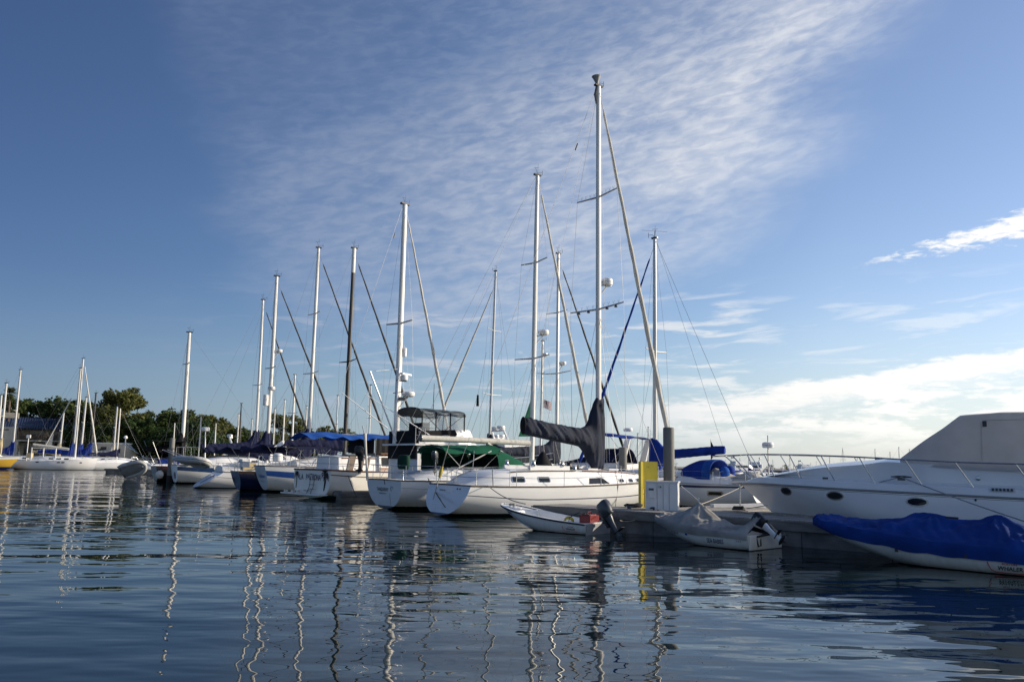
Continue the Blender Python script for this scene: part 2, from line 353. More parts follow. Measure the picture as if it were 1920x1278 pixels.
def smooth_interp(t, ts, vs):
    """monotone cubic through the points (ts, vs)"""
    n = len(ts); t = min(max(t, ts[0]), ts[-1])
    i = 0
    while i < n - 2 and t >= ts[i + 1]: i += 1
    h = ts[i + 1] - ts[i]; u = (t - ts[i]) / h
    if n < 3: return vs[i] + (vs[i + 1] - vs[i]) * u
    def sl(j):
        a = (vs[j] - vs[j - 1]) / (ts[j] - ts[j - 1]) if j > 0 else None
        b = (vs[j + 1] - vs[j]) / (ts[j + 1] - ts[j]) if j < n - 1 else None
        if a is None: return b
        if b is None: return a
        return 2 * a * b / (a + b) if a * b > 1e-12 else 0.0
    m0, m1 = sl(i), sl(i + 1)
    return (2*u**3-3*u**2+1)*vs[i] + (u**3-2*u**2+u)*h*m0 + (-2*u**3+3*u**2)*vs[i+1] + (u**3-u**2)*h*m1
def nz(x, y, z=0.0): return noise.noise(Vector((x, y, z)))
WORDS = {'14': 'CENTER', 'TANQUERAY': 0, 'MARINA DEL REY, CA': 0, 'MARINA DEL REY': 0, 'Pathfinder': 0, 'WHALER': 0, 'BOSTON': 0, 'SEA BABIES': 0, 'A & B': 0, 'CF 0318 LJ': 0, 'CF 1641 HT': 0, 'Chase': 0, **{c: 0 for c in 'LAPTRON'}}
def _make_words():
    tmp = []
    for s_ in WORDS:
        cu = bpy.data.curves.new('lettering', 'FONT'); cu.body = s_; cu.size = 1.0; cu.align_x = 'CENTER'; cu.resolution_u = 3; cu.offset = 0.012
        o = bpy.data.objects.new('lettering', cu); COL.objects.link(o); tmp.append((s_, o, cu))
    dg = bpy.context.evaluated_depsgraph_get()
    for s_, o, cu in tmp:
        me = bpy.data.meshes.new_from_object(o.evaluated_get(dg)); WORDS[s_] = ([(v.co.x, v.co.y) for v in me.vertices], [tuple(p.vertices) for p in me.polygons]); bpy.data.meshes.remove(me)
    for s_, o, cu in tmp: bpy.data.objects.remove(o); bpy.data.curves.remove(cu)
_make_words()
def lettering(root, name, s, size, m, M4=None, warp=None, xs=1.0, shear=0.0, bold=0.0, align='CENTER'):
    vs, fs = WORDS[s]
    vs = [Vector(((x + y * shear) * size * xs, y * size, 0)) for x, y in vs]
    pos = (lambda v: M4 @ v) if M4 else (lambda v: Vector(warp(v.x, v.y)))
    mb = MB(); mb.add([pos(v) for v in vs], fs)
    return mb.build(name, m, root, smooth=False)
def frame_matrix(o, x, y):
    x = Vector(x).normalized(); y = Vector(y).normalized(); z = x.cross(y).normalized()
    m = Matrix((x, y, z)).transposed().to_4x4(); m.translation = Vector(o); return m
# ------------------------------------------------------------------ boat builders
class Hull:
    """half-breadth hull: section y(s) = b (1 - s^p)^q from the sheer (s=0) to the keel (s=1)"""
    def __init__(s, L, ts, b, zs, zb, p, q, rake=0.0, ov=0.0, nt=30, kx=1.0):
        s.kx = kx
        s.L, s.ts, s.b_, s.zs_, s.zb_, s.p_, s.q_, s.rake, s.ov, s.nt = L, ts, b, zs, zb, p, q, rake, ov, nt
    def prm(s, t): return [smooth_interp(t, s.ts, a) for a in (s.b_, s.zs_, s.zb_, s.p_, s.q_)]
    def pt(s, t, k, inset=0.0):
        b, zs, zb, p, q = s.prm(t)
        xs = s.rake + (s.L - s.rake) * t; xb = (s.L - s.ov) * t
        y = max(b - inset, 0.004) * max(0.0, 1 - k ** p) ** q
        return Vector((xs + (xb - xs) * k ** s.kx, y, zs + (zb - zs) * k))
    def t_of(s, x, k=0.0):
        k = k ** s.kx
        return min(max((x - s.rake * (1 - k)) / ((s.L - s.rake) * (1 - k) + (s.L - s.ov) * k), 0.0), 1.0)
    def sheer(s, x):
        p = s.pt(s.t_of(x), 0); return p.y, p.z
    def surf(s, x, z):
        """half breadth at a given x and height"""
        k = 0.3
        for _ in range(25):
            t = s.t_of(x, k); b, zs, zb, p, q = s.prm(t); k = min(max((zs - z) / (zs - zb), 0), 1)
        return s.pt(t, k).y
    def build(s, root, mats, stripes=(), name='hull'):
        ks = sorted(set([round(i / 16, 4) for i in range(17)] + [x for a, b_, m in stripes for x in (a, b_)]))
        rings = []
        for i in range(s.nt + 1):
            t = i / s.nt; t = t + 0.12 * math.sin(2 * math.pi * t) / (2 * math.pi) * -1
            half = [s.pt(t, k) for k in ks]
            rings.append([Vector((p.x, -p.y, p.z)) for p in half] + [p for p in reversed(half[:-1])])
        nk = len(ks)
        def mi(i, j):
            jj = j if j < nk - 1 else 2 * nk - 3 - j
            if jj >= nk - 1 or jj < 0: return 0
            mid = (ks[jj] + ks[jj + 1]) / 2
            for a, b_, m in stripes:
                if a <= mid <= b_: return m
            return 0
        mb = MB(); mb.loft(rings, mi, closed=False)
        mb.add(rings[0], [tuple(range(len(rings[0])))], 0)
        if s.b_[-1] > .06: mb.add(rings[-1], [tuple(range(len(rings[-1])))], 0)
        return mb.build(name, mats, root, 50)
    def deck(s, root, m, drop=0.03, camber=0.07, t0=0.0, t1=0.995, name='deck', n=26):
        rows = []
        for i in range(n + 1):
            t = t0 + (t1 - t0) * i / n; e = s.pt(t, 0.0, 0.012)
            rows.append([Vector((e.x, e.y * (j / 5 - 1), e.z - drop + camber * (1 - (j / 5 - 1) ** 2) * min(1, e.y))) for j in range(11)])
        mb = MB(); mb.slab(rows, (0, 0, 0.03)); return mb.build(name, m, root, 50)
    def rail(s, root, m, r=0.028, name='toe_rail', dz=0.0, out=0.0, n=30, stern=True):
        L_ = []; Rr = []
        for i in range(n + 1):
            p = s.pt(i / n * 0.998, 0); L_.append(Vector((p.x, p.y + out, p.z + dz))); Rr.append(Vector((p.x, -p.y - out, p.z + dz)))
        mb = MB(); pts = L_[::-1] + Rr if stern else None
        if stern:
            mb.tube(L_, r, 6); mb.tube(Rr, r, 6); mb.tube([L_[0], Rr[0]], r, 6)
        else: mb.tube(L_, r, 6); mb.tube(Rr, r, 6)
        return mb.build(name, m, root)
def sail_hull(L, B, zs, bt=0.68, rake=0.0, ov=1.3, zb0=0.04, keel=-0.5, dip=0.0, wid=0.42):
    h = B / 2
    ts = [0, .12, .25, wid, .6, .75, .88, .96, 1.0]
    b = [h * bt, h * (bt + (1 - bt) * .45), h * (bt + (1 - bt) * .8), h, h * .95, h * .76, h * .45, h * .17, h * .012]
    z = [zs[0] + (zs[1] - zs[0]) * t ** 1.6 - dip * 4 * t * (1 - t) for t in ts]
    zb = [zb0, (zb0 + keel) * .5, keel, keel, keel, keel * .8, keel * .4, keel * .05, .12]
    return Hull(L, ts, b, z, zb, [2.6, 2.7, 2.8, 2.8, 2.5, 2.0, 1.6, 1.35, 1.25], [.52, .5, .48, .48, .52, .62, .72, .8, .85], rake, ov)
def stern_matrix(h, zfrac=0.6):
    a = h.pt(0, 0); b = h.pt(0, 1); up = Vector((a.x - b.x, 0, a.z - b.z)).normalized()
    o = Vector((b.x + (a.x - b.x) * zfrac, 0, b.z + (a.z - b.z) * zfrac))
    m = frame_matrix(o, (0, -1, 0), up); m.translation = o + m.to_3x3() @ Vector((0, 0, 0.012)); return m
def cabin(root, secs, m, name='cabin', r=0.10, n=26, crown=0.07, lin=False):
    """secs: (x, half width at foot, half width at roof, z foot, z roof)"""
    xs = [s[0] for s in secs]
    def at_(x): return [(float(np.interp(x, xs, [s[k] for s in secs])) if lin else smooth_interp(x, xs, [s[k] for s in secs])) for k in (1, 2, 3, 4)]
    rings = []
    for i in range(n + 1):
        x = xs[0] + (xs[-1] - xs[0]) * i / n; wb, wt, z0, z1 = at_(x); rr = min(r, (z1 - z0) * .5, wt * .4)
        half = [(wb, z0), (wb + (wt - wb) * .5, z0 + (z1 - rr - z0) * .5), (wt, z1 - rr), (wt - rr * .3, z1 - rr * .28), (wt - rr, z1), (wt * .5, z1 + crown * .75), (0, z1 + crown)]
        rings.append([Vector((x, -y, z)) for y, z in half] + [Vector((x, y, z)) for y, z in reversed(half[:-1])])
    mb = MB(); mb.loft(rings, 0, closed=True); o = mb.build(name, m, root, 45)
    def side(x, z):
        wb, wt, z0, z1 = at_(x); k = min(max((z - z0) / max(z1 - r - z0, .01), 0), 1); return wb + (wt - wb) * k
    return o, side
def rrect(x0, x1, z0, z1, r, n=4):
    P = []
    for cx, cz, a0 in ((x1 - r, z1 - r, 0), (x0 + r, z1 - r, 90), (x0 + r, z0 + r, 180), (x1 - r, z0 + r, 270)):
        for i in range(n + 1):
            a = math.radians(a0 + 90 * i / n); P.append((cx + r * math.cos(a), cz + r * math.sin(a)))
    return P
def panel(root, name, outline, side, m, th=0.02, sgn=-1, proud=0.004):
    n = len(outline)
    a = [Vector((x, sgn * (side(x, z) + proud + th), z)) for x, z in outline]; b = [Vector((x, sgn * (side(x, z) - 0.02), z)) for x, z in outline]
    mb = MB(); mb.add(a + b, [tuple(range(n))[::-1], tuple(range(n, 2 * n))] + [(i, (i + 1) % n, n + (i + 1) % n, n + i) for i in range(n)])
    return mb.build(name, m, root, smooth=False)
def grow(o, d):
    cx = sum(p[0] for p in o) / len(o); cz = sum(p[1] for p in o) / len(o); out = []
    for x, z in o:
        l = math.hypot(x - cx, z - cz) or 1; out.append((x + (x - cx) / l * d, z + (z - cz) / l * d))
    return out
def window(root, outline, side, frame=None, sgn=-1, d=0.035, name='window'):
    g = panel(root, name, outline, side, X['glass'], 0.02, sgn)
    if frame: panel(g, 'frame', grow(outline, d), side, frame, 0.012, sgn)
    return g
def cover(root, slices, m, name='sail_cover', n=60, amp=0.03, k=16, fq=5.0, lean=1.0):
    """canvas over a spar: slices (x, top, bottom, half width) with hanging folds"""
    xs = [s[0] for s in slices]; rings = []; sd = random.random() * 50
    for i in range(n + 1):
        x = xs[0] + (xs[-1] - xs[0]) * i / n
        zt, zb, w = [smooth_interp(x, xs, [s[q] for s in slices]) for q in (1, 2, 3)]
        ring = []; hgt = zt - zb
        for j in range(k):
            a = 2 * math.pi * j / k; cz = math.cos(a); cy = math.sin(a)
            y = w * abs(cy) ** .8 * (1 if cy > 0 else -1) * (1.12 - 0.3 * cz); z = (zt + zb) / 2 + hgt / 2 * cz
            f = nz(x * fq + cz * lean, cy * 1.5 + sd, z * 0.9) * amp + nz(x * fq * 2.3 + cz * lean * 2, cy * 2 + sd + 9, z * 1.7) * amp * .5
            ring.append(Vector((x, y + f * (1 if cy > 0 else -1) * 1.6, z + f * .5 * (1 if cz > 0 else .6))))
        rings.append(ring)
    mb = MB(); mb.loft(rings, 0); return mb.build(name, m, root, 60)
def mast(root, b, t, r, m, spreaders=(), vane=True, taper=0.75, name='mast', sq=0.75, vsize=1.0):
    b = Vector(b); t = Vector(t); mb = MB()
    pts = [b + (t - b) * k for k in (0, .3, .6, .85, 1)]
    mb.tube(pts, [r, r, r * .97, r * .9, r * taper], 14, 0, sq)
    o = mb.build(name, m, root)
    cp_ = MB(); d = (t - b).normalized(); cp_.box(t + d * .04, (r * 3.2, r * 1.2, .09)); cp_.build('masthead_fitting', X['black'], o)
    for zf, hw, sw in spreaders:
        p = b + (t - b) * zf
        for sg in (1, -1):
            s_ = MB(); e = p + Vector((-sw, sg * hw, 0.06)); s_.tube([p, e], [r * .36, r * .22], 8, 0, 1.0); s_.ell(e, (.03, .03, .03), 0, 4)
            s_.build('spreader', X['mast_alu'] if m != X['spar_dark'] else m, o)
    if vane:
        v = MB(); q = t + d * .08; z_ = vsize
        v.tube([q, q + Vector((.12, 0, .14)) * z_, q + Vector((.34, 0, .16)) * z_], .011 * z_, 5); v.tube([q + Vector((.34, 0, .02)) * z_, q + Vector((.34, 0, .28)) * z_], .012 * z_, 5)
        v.tube([q, q + Vector((-.10, .05, .35)) * z_], .010 * z_, 5); v.tube([q + Vector((-.22, .05, .36)) * z_, q + Vector((.1, .05, .40)) * z_], .010 * z_, 5)
        v.tube([q, q + Vector((0, -.06, .6)) * z_], .006, 5)
        v.build('wind_vane', X['charcoal'], o)
    return o
def wire(root, pts, r=0.007, name='stay', m=None, n=5):
    mb = MB(); mb.tube(pts, r, n); return mb.build(name, m or X['wire'], root)
def shrouds(root, b, t, spreaders, hb, zdeck, dx=-.25, r=0.007):
    """cap shroud over the spreader tips and a lower shroud, each side"""
    b = Vector(b); t = Vector(t)
    for sg in (1, -1):
        tips = [b + (t - b) * zf + Vector((-sw, sg * hw, .06)) for zf, hw, sw in sorted(spreaders, reverse=True)]
        wire(root, [t] + tips + [Vector((b.x + dx, sg * hb, zdeck))], r, 'cap_shroud')
        if spreaders:
            zf, hw, sw = sorted(spreaders)[0]; p = b + (t - b) * zf
            wire(root, [p, Vector((b.x + dx - .5, sg * hb, zdeck))], r, 'lower_shroud')
            wire(root, [p, Vector((b.x + dx + .7, sg * hb * .95, zdeck))], r, 'lower_shroud')
def furled(root, t, b, r, m=None, name='furled_headsail', n=60, top=0.04, bare=True):
    t = Vector(t); b = Vector(b); mb = MB(); pts = []; rr = []
    L = (t - b).length
    for i in range(n + 1):
        k = i / n; p = t + (b - t) * (top + (0.955 - top) * k)
        pts.append(p + Vector((0, .012 * math.sin(k * 40), 0))); rr.append(r * (0.45 + 0.75 * min(1, k * 1.35 + .12)) * (1 + .10 * math.sin(k * L * 4.2) + .12 * nz(k * L * 1.4, r)))
    rr[0] *= .3; rr[-1] *= .4
    mb.tube(pts, rr, 9); o = mb.build(name, m or X['furl'], root)
    w_ = MB(); w_.tube([t, b], .012, 5); w_.build('forestay', X['wire'], o)
    dr = MB(); d = (t - b).normalized(); p = b + d * .35; R = Vector((0, 0, 1)).rotation_difference(d).to_matrix()
    dr.lathe([(.02, -.05), (.11, -.05), (.11, -.03), (.05, -.03), (.05, .05), (.11, .05), (.11, .07), (.02, .07)], p, 14, 0, R); dr.build('furling_drum', X['charcoal'], o)
    return o
def radar(root, c, r=0.3, h=0.24, name='radar_dome', arm=None):
    mb = MB(); mb.lathe([(r * .3, -h / 2), (r * .92, -h / 2), (r, -h * .2), (r, h * .1), (r * .93, h * .36), (r * .6, h / 2), (.01, h / 2)], c, 20)
    o = mb.build(name, X['white'], root)
    bd = MB(); bd.lathe([(r * .98, -.012), (r * 1.012, -.01), (r * 1.012, .01), (r * .98, .012)], Vector(c) + Vector((0, 0, -h * .06)), 20); bd.build('band', X['grey'], o)
    if arm is not None:
        a = MB(); c = Vector(c); a.tube([Vector(arm), c + Vector((0, 0, -h / 2 - .03))], .035, 6); a.tube([Vector(arm) + Vector((0, 0, -.45)), c + Vector((0, 0, -h / 2 - .03))], .03, 6); a.box(c + Vector((0, 0, -h / 2 - .02)), (r * 1.3, r * 1.0, .04)); a.build('bracket', X['mast_alu'], o)
    return o
def lifelines(root, h, xs, hgt=0.62, inset=0.06, sides=(-1, 1), r=.014, lines=(1.0, .52), dx=0.0, zoff=0.0):
    for sg in sides:
        tops = []
        for x in xs:
            b, z = h.sheer(x); p = Vector((x, sg * (b - inset), z + zoff)); q = p + Vector((dx, 0, hgt)); tops.append((p, q))
            mb = MB(); mb.tube([p - Vector((0, 0, .03)), q], r, 6); mb.build('stanchion', X['steel'], root)
        for f in lines:
            wire(root, [p + (q - p) * f for p, q in tops], .0075, 'lifeline', X['steel'])
def pulpit(root, h, hgt=.65, L=1.3):
    x1 = h.L; b0, z0 = h.sheer(x1 - L); _, z1 = h.sheer(x1 - .05); mb = MB(); r = .014
    for f in (1.0, .5):
        mb.tube([Vector((x1 - L, -b0, z0 + hgt * f)), Vector((x1 - .35, -.2, z1 + hgt * f)), Vector((x1 + .05, 0, z1 + hgt * f)), Vector((x1 - .35, .2, z1 + hgt * f)), Vector((x1 - L, b0, z0 + hgt * f))], r, 6)
    for x, y in ((x1 - L, b0), (x1 - L, -b0), (x1 - .3, .18), (x1 - .3, -.18)):
        zz = h.sheer(x)[1]; mb.tube([Vector((x, y, zz - .02)), Vector((x, y, zz + hgt))], r, 6)
    return mb.build('pulpit', X['steel'], root)
def pushpit(root, h, hgt=.65, L=1.5, gap=.35):
    x0 = h.pt(0, 0).x + .08; mb = MB(); r = .014
    for sg in (1, -1):
        b0 = h.sheer(x0)[0] - .06; b1, z1 = h.sheer(x0 + L); z0 = h.sheer(x0)[1]
        for f in (1.0, .5):
            mb.tube([Vector((x0 + L, sg * (b1 - .06), z1 + hgt * f)), Vector((x0 + .2, sg * (b0), z0 + hgt * f)), Vector((x0, sg * (b0 - .2), z0 + hgt * f)), Vector((x0, sg * gap, z0 + hgt * f))], r, 6)
        for x, y in ((x0 + L, b1 - .06), (x0 + .2, b0), (x0, gap)):
            zz = h.sheer(x)[1]; mb.tube([Vector((x, sg * y, zz - .02)), Vector((x, sg * y, zz + hgt))], r, 6)
    return mb.build('pushpit', X['steel'], root)
def winch(root, c, s=1.0):
    mb = MB(); mb.lathe([(.09 * s, 0), (.1 * s, .03 * s), (.065 * s, .08 * s), (.06 * s, .14 * s), (.085 * s, .17 * s), (.085 * s, .2 * s), (.03 * s, .21 * s)], c, 14); return mb.build('winch', X['steel'], root)
def boom(root, a, b, r, m, name='boom'):
    mb = MB(); mb.tube([a, b], r, 12); return mb.build(name, m, root)
def bimini(root, x0, x1, hw, z0, z1, m, name='bimini', crown=.14, th=.03, legs=True, zleg=None, drop=.0, n=10, frm=None, wr=.012):
    rows = []; sd = random.random() * 20
    for i in range(n + 1):
        x = x0 + (x1 - x0) * i / n; zz = z0 + (z1 - z0) * i / n - .05 * math.sin(math.pi * (i / n) * 3) ** 2
        rows.append([Vector((x, hw * j / 8, zz + crown * (1 - abs(j / 8) ** 2.6) + nz(x * 3, j * .5, sd) * wr - (drop if abs(j) == 8 else 0))) for j in range(-8, 9)])
    mb = MB(); mb.slab(rows, (0, 0, th)); o = mb.build(name, m, root, 55)
    if legs:
        zl = zleg if zleg is not None else z0 - 1.5
        for x, xl in ((x0 + .05, (x0 + x1) / 2 - .2), ((x0 + x1) / 2, (x0 + x1) / 2 - .1), (x1 - .05, (x0 + x1) / 2)):
            zz = z0 + (z1 - z0) * (x - x0) / (x1 - x0)
            f = MB(); f.tube([Vector((xl, hw + .02, zl)), Vector((x, hw - .02, zz - .03)), Vector((x, hw * .6, zz + crown * .6 - .05)), Vector((x, 0, zz + crown - .06)), Vector((x, -hw * .6, zz + crown * .6 - .05)), Vector((x, -hw + .02, zz - .03)), Vector((xl, -hw - .02, zl))], .016, 6)
            f.build('bimini_bow', frm or X['steel'], o)
    return o
def outboard(root_name, label, loc, rotz, tilt=0.0, cowl=None, leg=None, sc=1.0, parent=None, group=None, prop=True):
    """outboard motor, local -x is aft; origin at the clamp"""
    if parent is None: o = thing(root_name, label, 'outboard motor', loc, rotz, group)
    else: o = bpy.data.objects.new(root_name, None); COL.objects.link(o); o.parent = parent; o.location = loc
    R = Matrix.Rotation(math.radians(tilt), 3, 'Y'); S = sc
    def T(v): return R @ (Vector(v) * S)
    def lf(mb, secs):
        rings = []
        for z, cx, hx, hy in secs:
            rings.append([T((cx + hx * math.copysign(abs(math.cos(a)) ** .6, math.cos(a)), hy * math.copysign(abs(math.sin(a)) ** .6, math.sin(a)), z)) for a in (2 * math.pi * k / 18 for k in range(18))])
        mb.loft(rings, 0)
    mb = MB(); lf(mb, [(.10, -.16, .14, .10), (.14, -.17, .19, .135), (.30, -.18, .22, .15), (.46, -.20, .215, .15), (.55, -.22, .17, .125), (.58, -.23, .09, .07)]); mb.build('cowling', cowl or X['charcoal'], o)
    mb = MB(); lf(mb, [(.10, -.16, .12, .085), (-.1, -.14, .085, .06), (-.34, -.12, .075, .045), (-.5, -.12, .09, .035), (-.62, -.13, .10, .03)]); mb.build('drive_leg', leg or X['charcoal'], o)
    mb = MB(); mb.box(T((-.22, 0, -.4)), (.34 * S, .17 * S, .014 * S), 0, R); mb.ell(T((-.14, 0, -.60)), (.19 * S, .055 * S, .055 * S), 0, 8, R); mb.prism([T((-.06, -.008, -.64)), T((-.2, -.008, -.64)), T((-.17, -.008, -.80))], R @ Vector((0, .016, 0))); mb.build('gearcase', X['black'], o)
    if prop:
        mb = MB()
        for k in range(3):
            a = 2.094 * k; c, s_ = math.cos(a), math.sin(a); base = T((-.34, 0, -.60))
            mb.prism([base + R @ Vector((-.02, .02 * c, .02 * s_)), base + R @ Vector((-.04, .11 * c - .05 * s_, .11 * s_ + .05 * c)) * S, base + R @ Vector((0, .13 * c + .03 * s_, .13 * s_ - .03 * c)) * S], R @ Vector((.012, 0, 0)))
        mb.build('propeller', X['black'], o)
    mb = MB(); mb.box(T((-.02, 0, -.02)), (.07 * S, .2 * S, .26 * S), 0, R); mb.box(T((.03, 0, .06)), (.12 * S, .12 * S, .05 * S), 0, R); mb.build('clamp_bracket', X['black'], o)
    return o
def fender_ball(loc, r, label, group='white round fenders hung over boat sterns'):
    o = thing('fender', label, 'fender', loc, 0, group)
    mb = MB(); mb.lathe([(.02, -r * 1.02), (r * .4, -r * .95), (r * .78, -r * .66), (r, 0), (r * .85, r * .55), (r * .55, r * .95), (r * .3, r * 1.2)], (0, 0, 0), 18); mb.build('fender_body', X['fender'], o)
    mb = MB(); mb.lathe([(r * .36, r * 1.12), (r * .26, r * 1.45), (r * .12, r * 1.6), (.01, r * 1.62)], (0, 0, 0), 12); mb.build('fender_eye', X['black'], o)
    return o
def rope_line(name, pts, r, label, m=None, cat='mooring line', sag=0.0, group='mooring lines'):
    P = [Vector(p) for p in pts]
    if len(P) == 2 and sag:
        a, b = P; P = [a + (b - a) * k - Vector((0, 0, sag * 4 * k * (1 - k))) for k in [i / 14 for i in range(15)]]
    mb = MB(); mb.tube(P, r, 7); return tag(mb.build(name, m or X['rope'], None), label, cat, group)
# ------------------------------------------------------------------ setting: water and land
def water_mat():
    m = bpy.data.materials.new('harbour_water'); m.use_nodes = True
    N = m.node_tree.nodes; L = m.node_tree.links; b = N['Principled BSDF']
    b.inputs['Base Color'].default_value = (0.004, 0.012, 0.014, 1); b.inputs['Roughness'].default_value = 0.0; b.inputs['IOR'].default_value = 1.333; b.inputs['Specular IOR Level'].default_value = 0.38
    g = N.new('ShaderNodeNewGeometry')
    def nz_(scale, sx, sy, rot, det, amp, dist=0.0):
        mp = N.new('ShaderNodeMapping'); L.new(g.outputs['Position'], mp.inputs[0]); mp.inputs['Scale'].default_value = (sx, sy, 1); mp.inputs['Rotation'].default_value = (0, 0, math.radians(rot))
        n = N.new('ShaderNodeTexNoise'); n.inputs['Scale'].default_value = scale; n.inputs['Detail'].default_value = det; n.inputs['Roughness'].default_value = 0.45; n.inputs['Distortion'].default_value = dist
        L.new(mp.outputs[0], n.inputs['Vector'])
        k = N.new('ShaderNodeMath'); k.operation = 'MULTIPLY'; L.new(n.outputs['Fac'], k.inputs[0]); k.inputs[1].default_value = amp; return k.outputs[0]
    hs = [nz_(*a) for a in WAVES]
    acc = hs[0]
    for x in hs[1:]:
        a = N.new('ShaderNodeMath'); a.operation = 'ADD'; L.new(acc, a.inputs[0]); L.new(x, a.inputs[1]); acc = a.outputs[0]
    # calmer and rougher patches drifting over the basin
    mp = N.new('ShaderNodeMapping'); L.new(g.outputs['Position'], mp.inputs[0]); mp.inputs['Scale'].default_value = (0.05, 0.11, 1)
    n = N.new('ShaderNodeTexNoise'); n.inputs['Scale'].default_value = 1.0; n.inputs['Detail'].default_value = 3; L.new(mp.outputs[0], n.inputs['Vector'])
    r = N.new('ShaderNodeMapRange'); r.inputs['From Min'].default_value = .35; r.inputs['From Max'].default_value = .65; r.inputs['To Min'].default_value = .45; r.inputs['To Max'].default_value = 1.45; L.new(n.outputs['Fac'], r.inputs['Value'])
    k = N.new('ShaderNodeMath'); k.operation = 'MULTIPLY'; L.new(acc, k.inputs[0]); L.new(r.outputs[0], k.inputs[1])
    bp = N.new('ShaderNodeBump'); bp.inputs['Strength'].default_value = 1.0; bp.inputs['Distance'].default_value = 1.0
    L.new(k.outputs[0], bp.inputs['Height']); L.new(bp.outputs[0], b.inputs['Normal'])
    return m
# scale, x stretch, y stretch, rotation, detail, height in metres
WAVES = [(0.5, 0.45, 1.0, 10, 1, 0.050), (1.3, 0.45, 1.0, -9, 1.5, 0.031), (3.4, 0.5, 1.0, 5, 1, 0.0058)]
mb = MB(); mb.add([(-2500, -200, 0), (2500, -200, 0), (2500, 4000, 0), (-2500, 4000, 0)], [(0, 1, 2, 3)])
tag(mb.build('water', water_mat(), None, smooth=False), kind='structure')

X['grass'] = mat('lawn', (0.10, 0.16, 0.035), 0.95, 0, 0.3, 0.6, 0.5, 12, col2=(0.05, 0.09, 0.02))
X['seawall'] = mat('seawall_concrete', (0.33, 0.31, 0.27), 0.9, 0, 0.25, 0.8, 0.3, 8, stretch=(1, 1, 3))
X['path'] = mat('promenade_concrete', (0.42, 0.40, 0.36), 0.9, 0, 0.15, 0.5)
# land behind the marina on the left: shore line, then rising lawn
SH = [(-420, 118), (-110, 141), (-62, 143), (-40, 150), (-14, 175), (-2, 230), (6, 420), (-30, 900), (-420, 900)]
mb = MB(); n_ = len(SH)
mb.add([(x, y, 1.75) for x, y in SH], [tuple(range(n_))])
tag(mb.build('ground', X['grass'], None, smooth=False), kind='structure')
mb = MB()
for (a, b) in zip(SH[:6], SH[1:7]):
    d = (Vector((*b, 0)) - Vector((*a, 0))); nrm = Vector((d.y, -d.x, 0)).normalized() * .5
    mb.prism([Vector((*a, -1)), Vector((*b, -1)), Vector((*b, 1.95)), Vector((*a, 1.95))], -nrm)
tag(mb.build('seawall', X['seawall'], None, smooth=False), 'low concrete seawall along the tree lined shore', 'seawall')
mb = MB(); mb.grid([[(x, y + 1.0, 1.756) for x, y in SH[:6]], [(x - .5, y + 5.0, 1.756) for x, y in SH[:6]]])
tag(mb.build('path', X['path'], None, smooth=False), kind='structure')
# far shore on the right, beyond the moorings
FS = [(60, 330), (110, 300), (420, 300), (900, 420), (900, 900), (80, 900)]
mb = MB(); mb.add([(x, y, 1.2) for x, y in FS] + [(x, y, -1) for x, y in FS], [tuple(range(6))] + [(i, (i + 1) % 6, 6 + (i + 1) % 6, 6 + i) for i in range(6)])
tag(mb.build('far_shore', X['seawall'], None, smooth=False), kind='structure')

# ------------------------------------------------------------------ trees
def leaf_mat(name, c1, c2):
    m = mat(name, c1, 0.75, 0, 0.2, 0.35, col2=c2, spec=0.25)
    N = m.node_tree.nodes; L = m.node_tree.links; b = N['Principled BSDF']
    b.inputs['Subsurface Weight'].default_value = 0.0
    tr = N.new('ShaderNodeBsdfTranslucent'); L.new(b.inputs['Base Color'].links[0].from_socket, tr.inputs['Color'])
    mx = N.new('ShaderNodeMixShader'); mx.inputs[0].default_value = 0.3; L.new(b.outputs[0], mx.inputs[1]); L.new(tr.outputs[0], mx.inputs[2])
    L.new(mx.outputs[0], N['Material Output'].inputs['Surface']); return m
LEAF = [leaf_mat('dark_green_leaves', (0.075, 0.105, 0.028), (0.034, 0.052, 0.014)), leaf_mat('olive_leaves', (0.145, 0.155, 0.045), (0.065, 0.075, 0.022)), leaf_mat('conifer_leaves', (0.055, 0.095, 0.028), (0.024, 0.045, 0.016)), leaf_mat('palm_leaves', (0.07, 0.085, 0.028), (0.03, 0.04, 0.015))]
X['trunk_pale'] = mat('pale_bark', (0.36, 0.30, 0.23), 0.9, 0, 0.25, 2, stretch=(1, 1, .2))
def crown_mesh(seed, clumps, n, leaf, flat=0.75):
    """many small leaf sprays spread through lobed clumps; unit height about 1"""
    rd = random.Random(seed); mb = MB(); vs = []; fs = []
    tot = sum(c[3] ** 2 for c in clumps)
    for cx, cy, cz, r in clumps:
        for _ in range(int(n * r * r / tot)):
            d = Vector((rd.gauss(0, 1), rd.gauss(0, 1), rd.gauss(0, 1))).normalized()
            rr = r * (rd.random() ** .38) * (0.8 + .4 * nz(d.x * 2.4 + cx * 9, d.y * 2.4 + cy * 9, d.z * 2.4 + seed))
            p = Vector((cx, cy, cz)) + Vector((d.x * rr, d.y * rr, d.z * rr * flat))
            u = (Vector((rd.gauss(0, 1), rd.gauss(0, 1), rd.gauss(0, .6)))).normalized(); w = u.cross(Vector((rd.gauss(0, 1), rd.gauss(0, 1), rd.gauss(0, 1)))).normalized()
            s = leaf * (.6 + .8 * rd.random()); o = len(vs)
            vs += [p - u * s, p + w * s * .45, p + u * s, p - w * s * .45]; fs.append((o, o + 1, o + 2, o + 3))
    mb.add(vs, fs); return mb
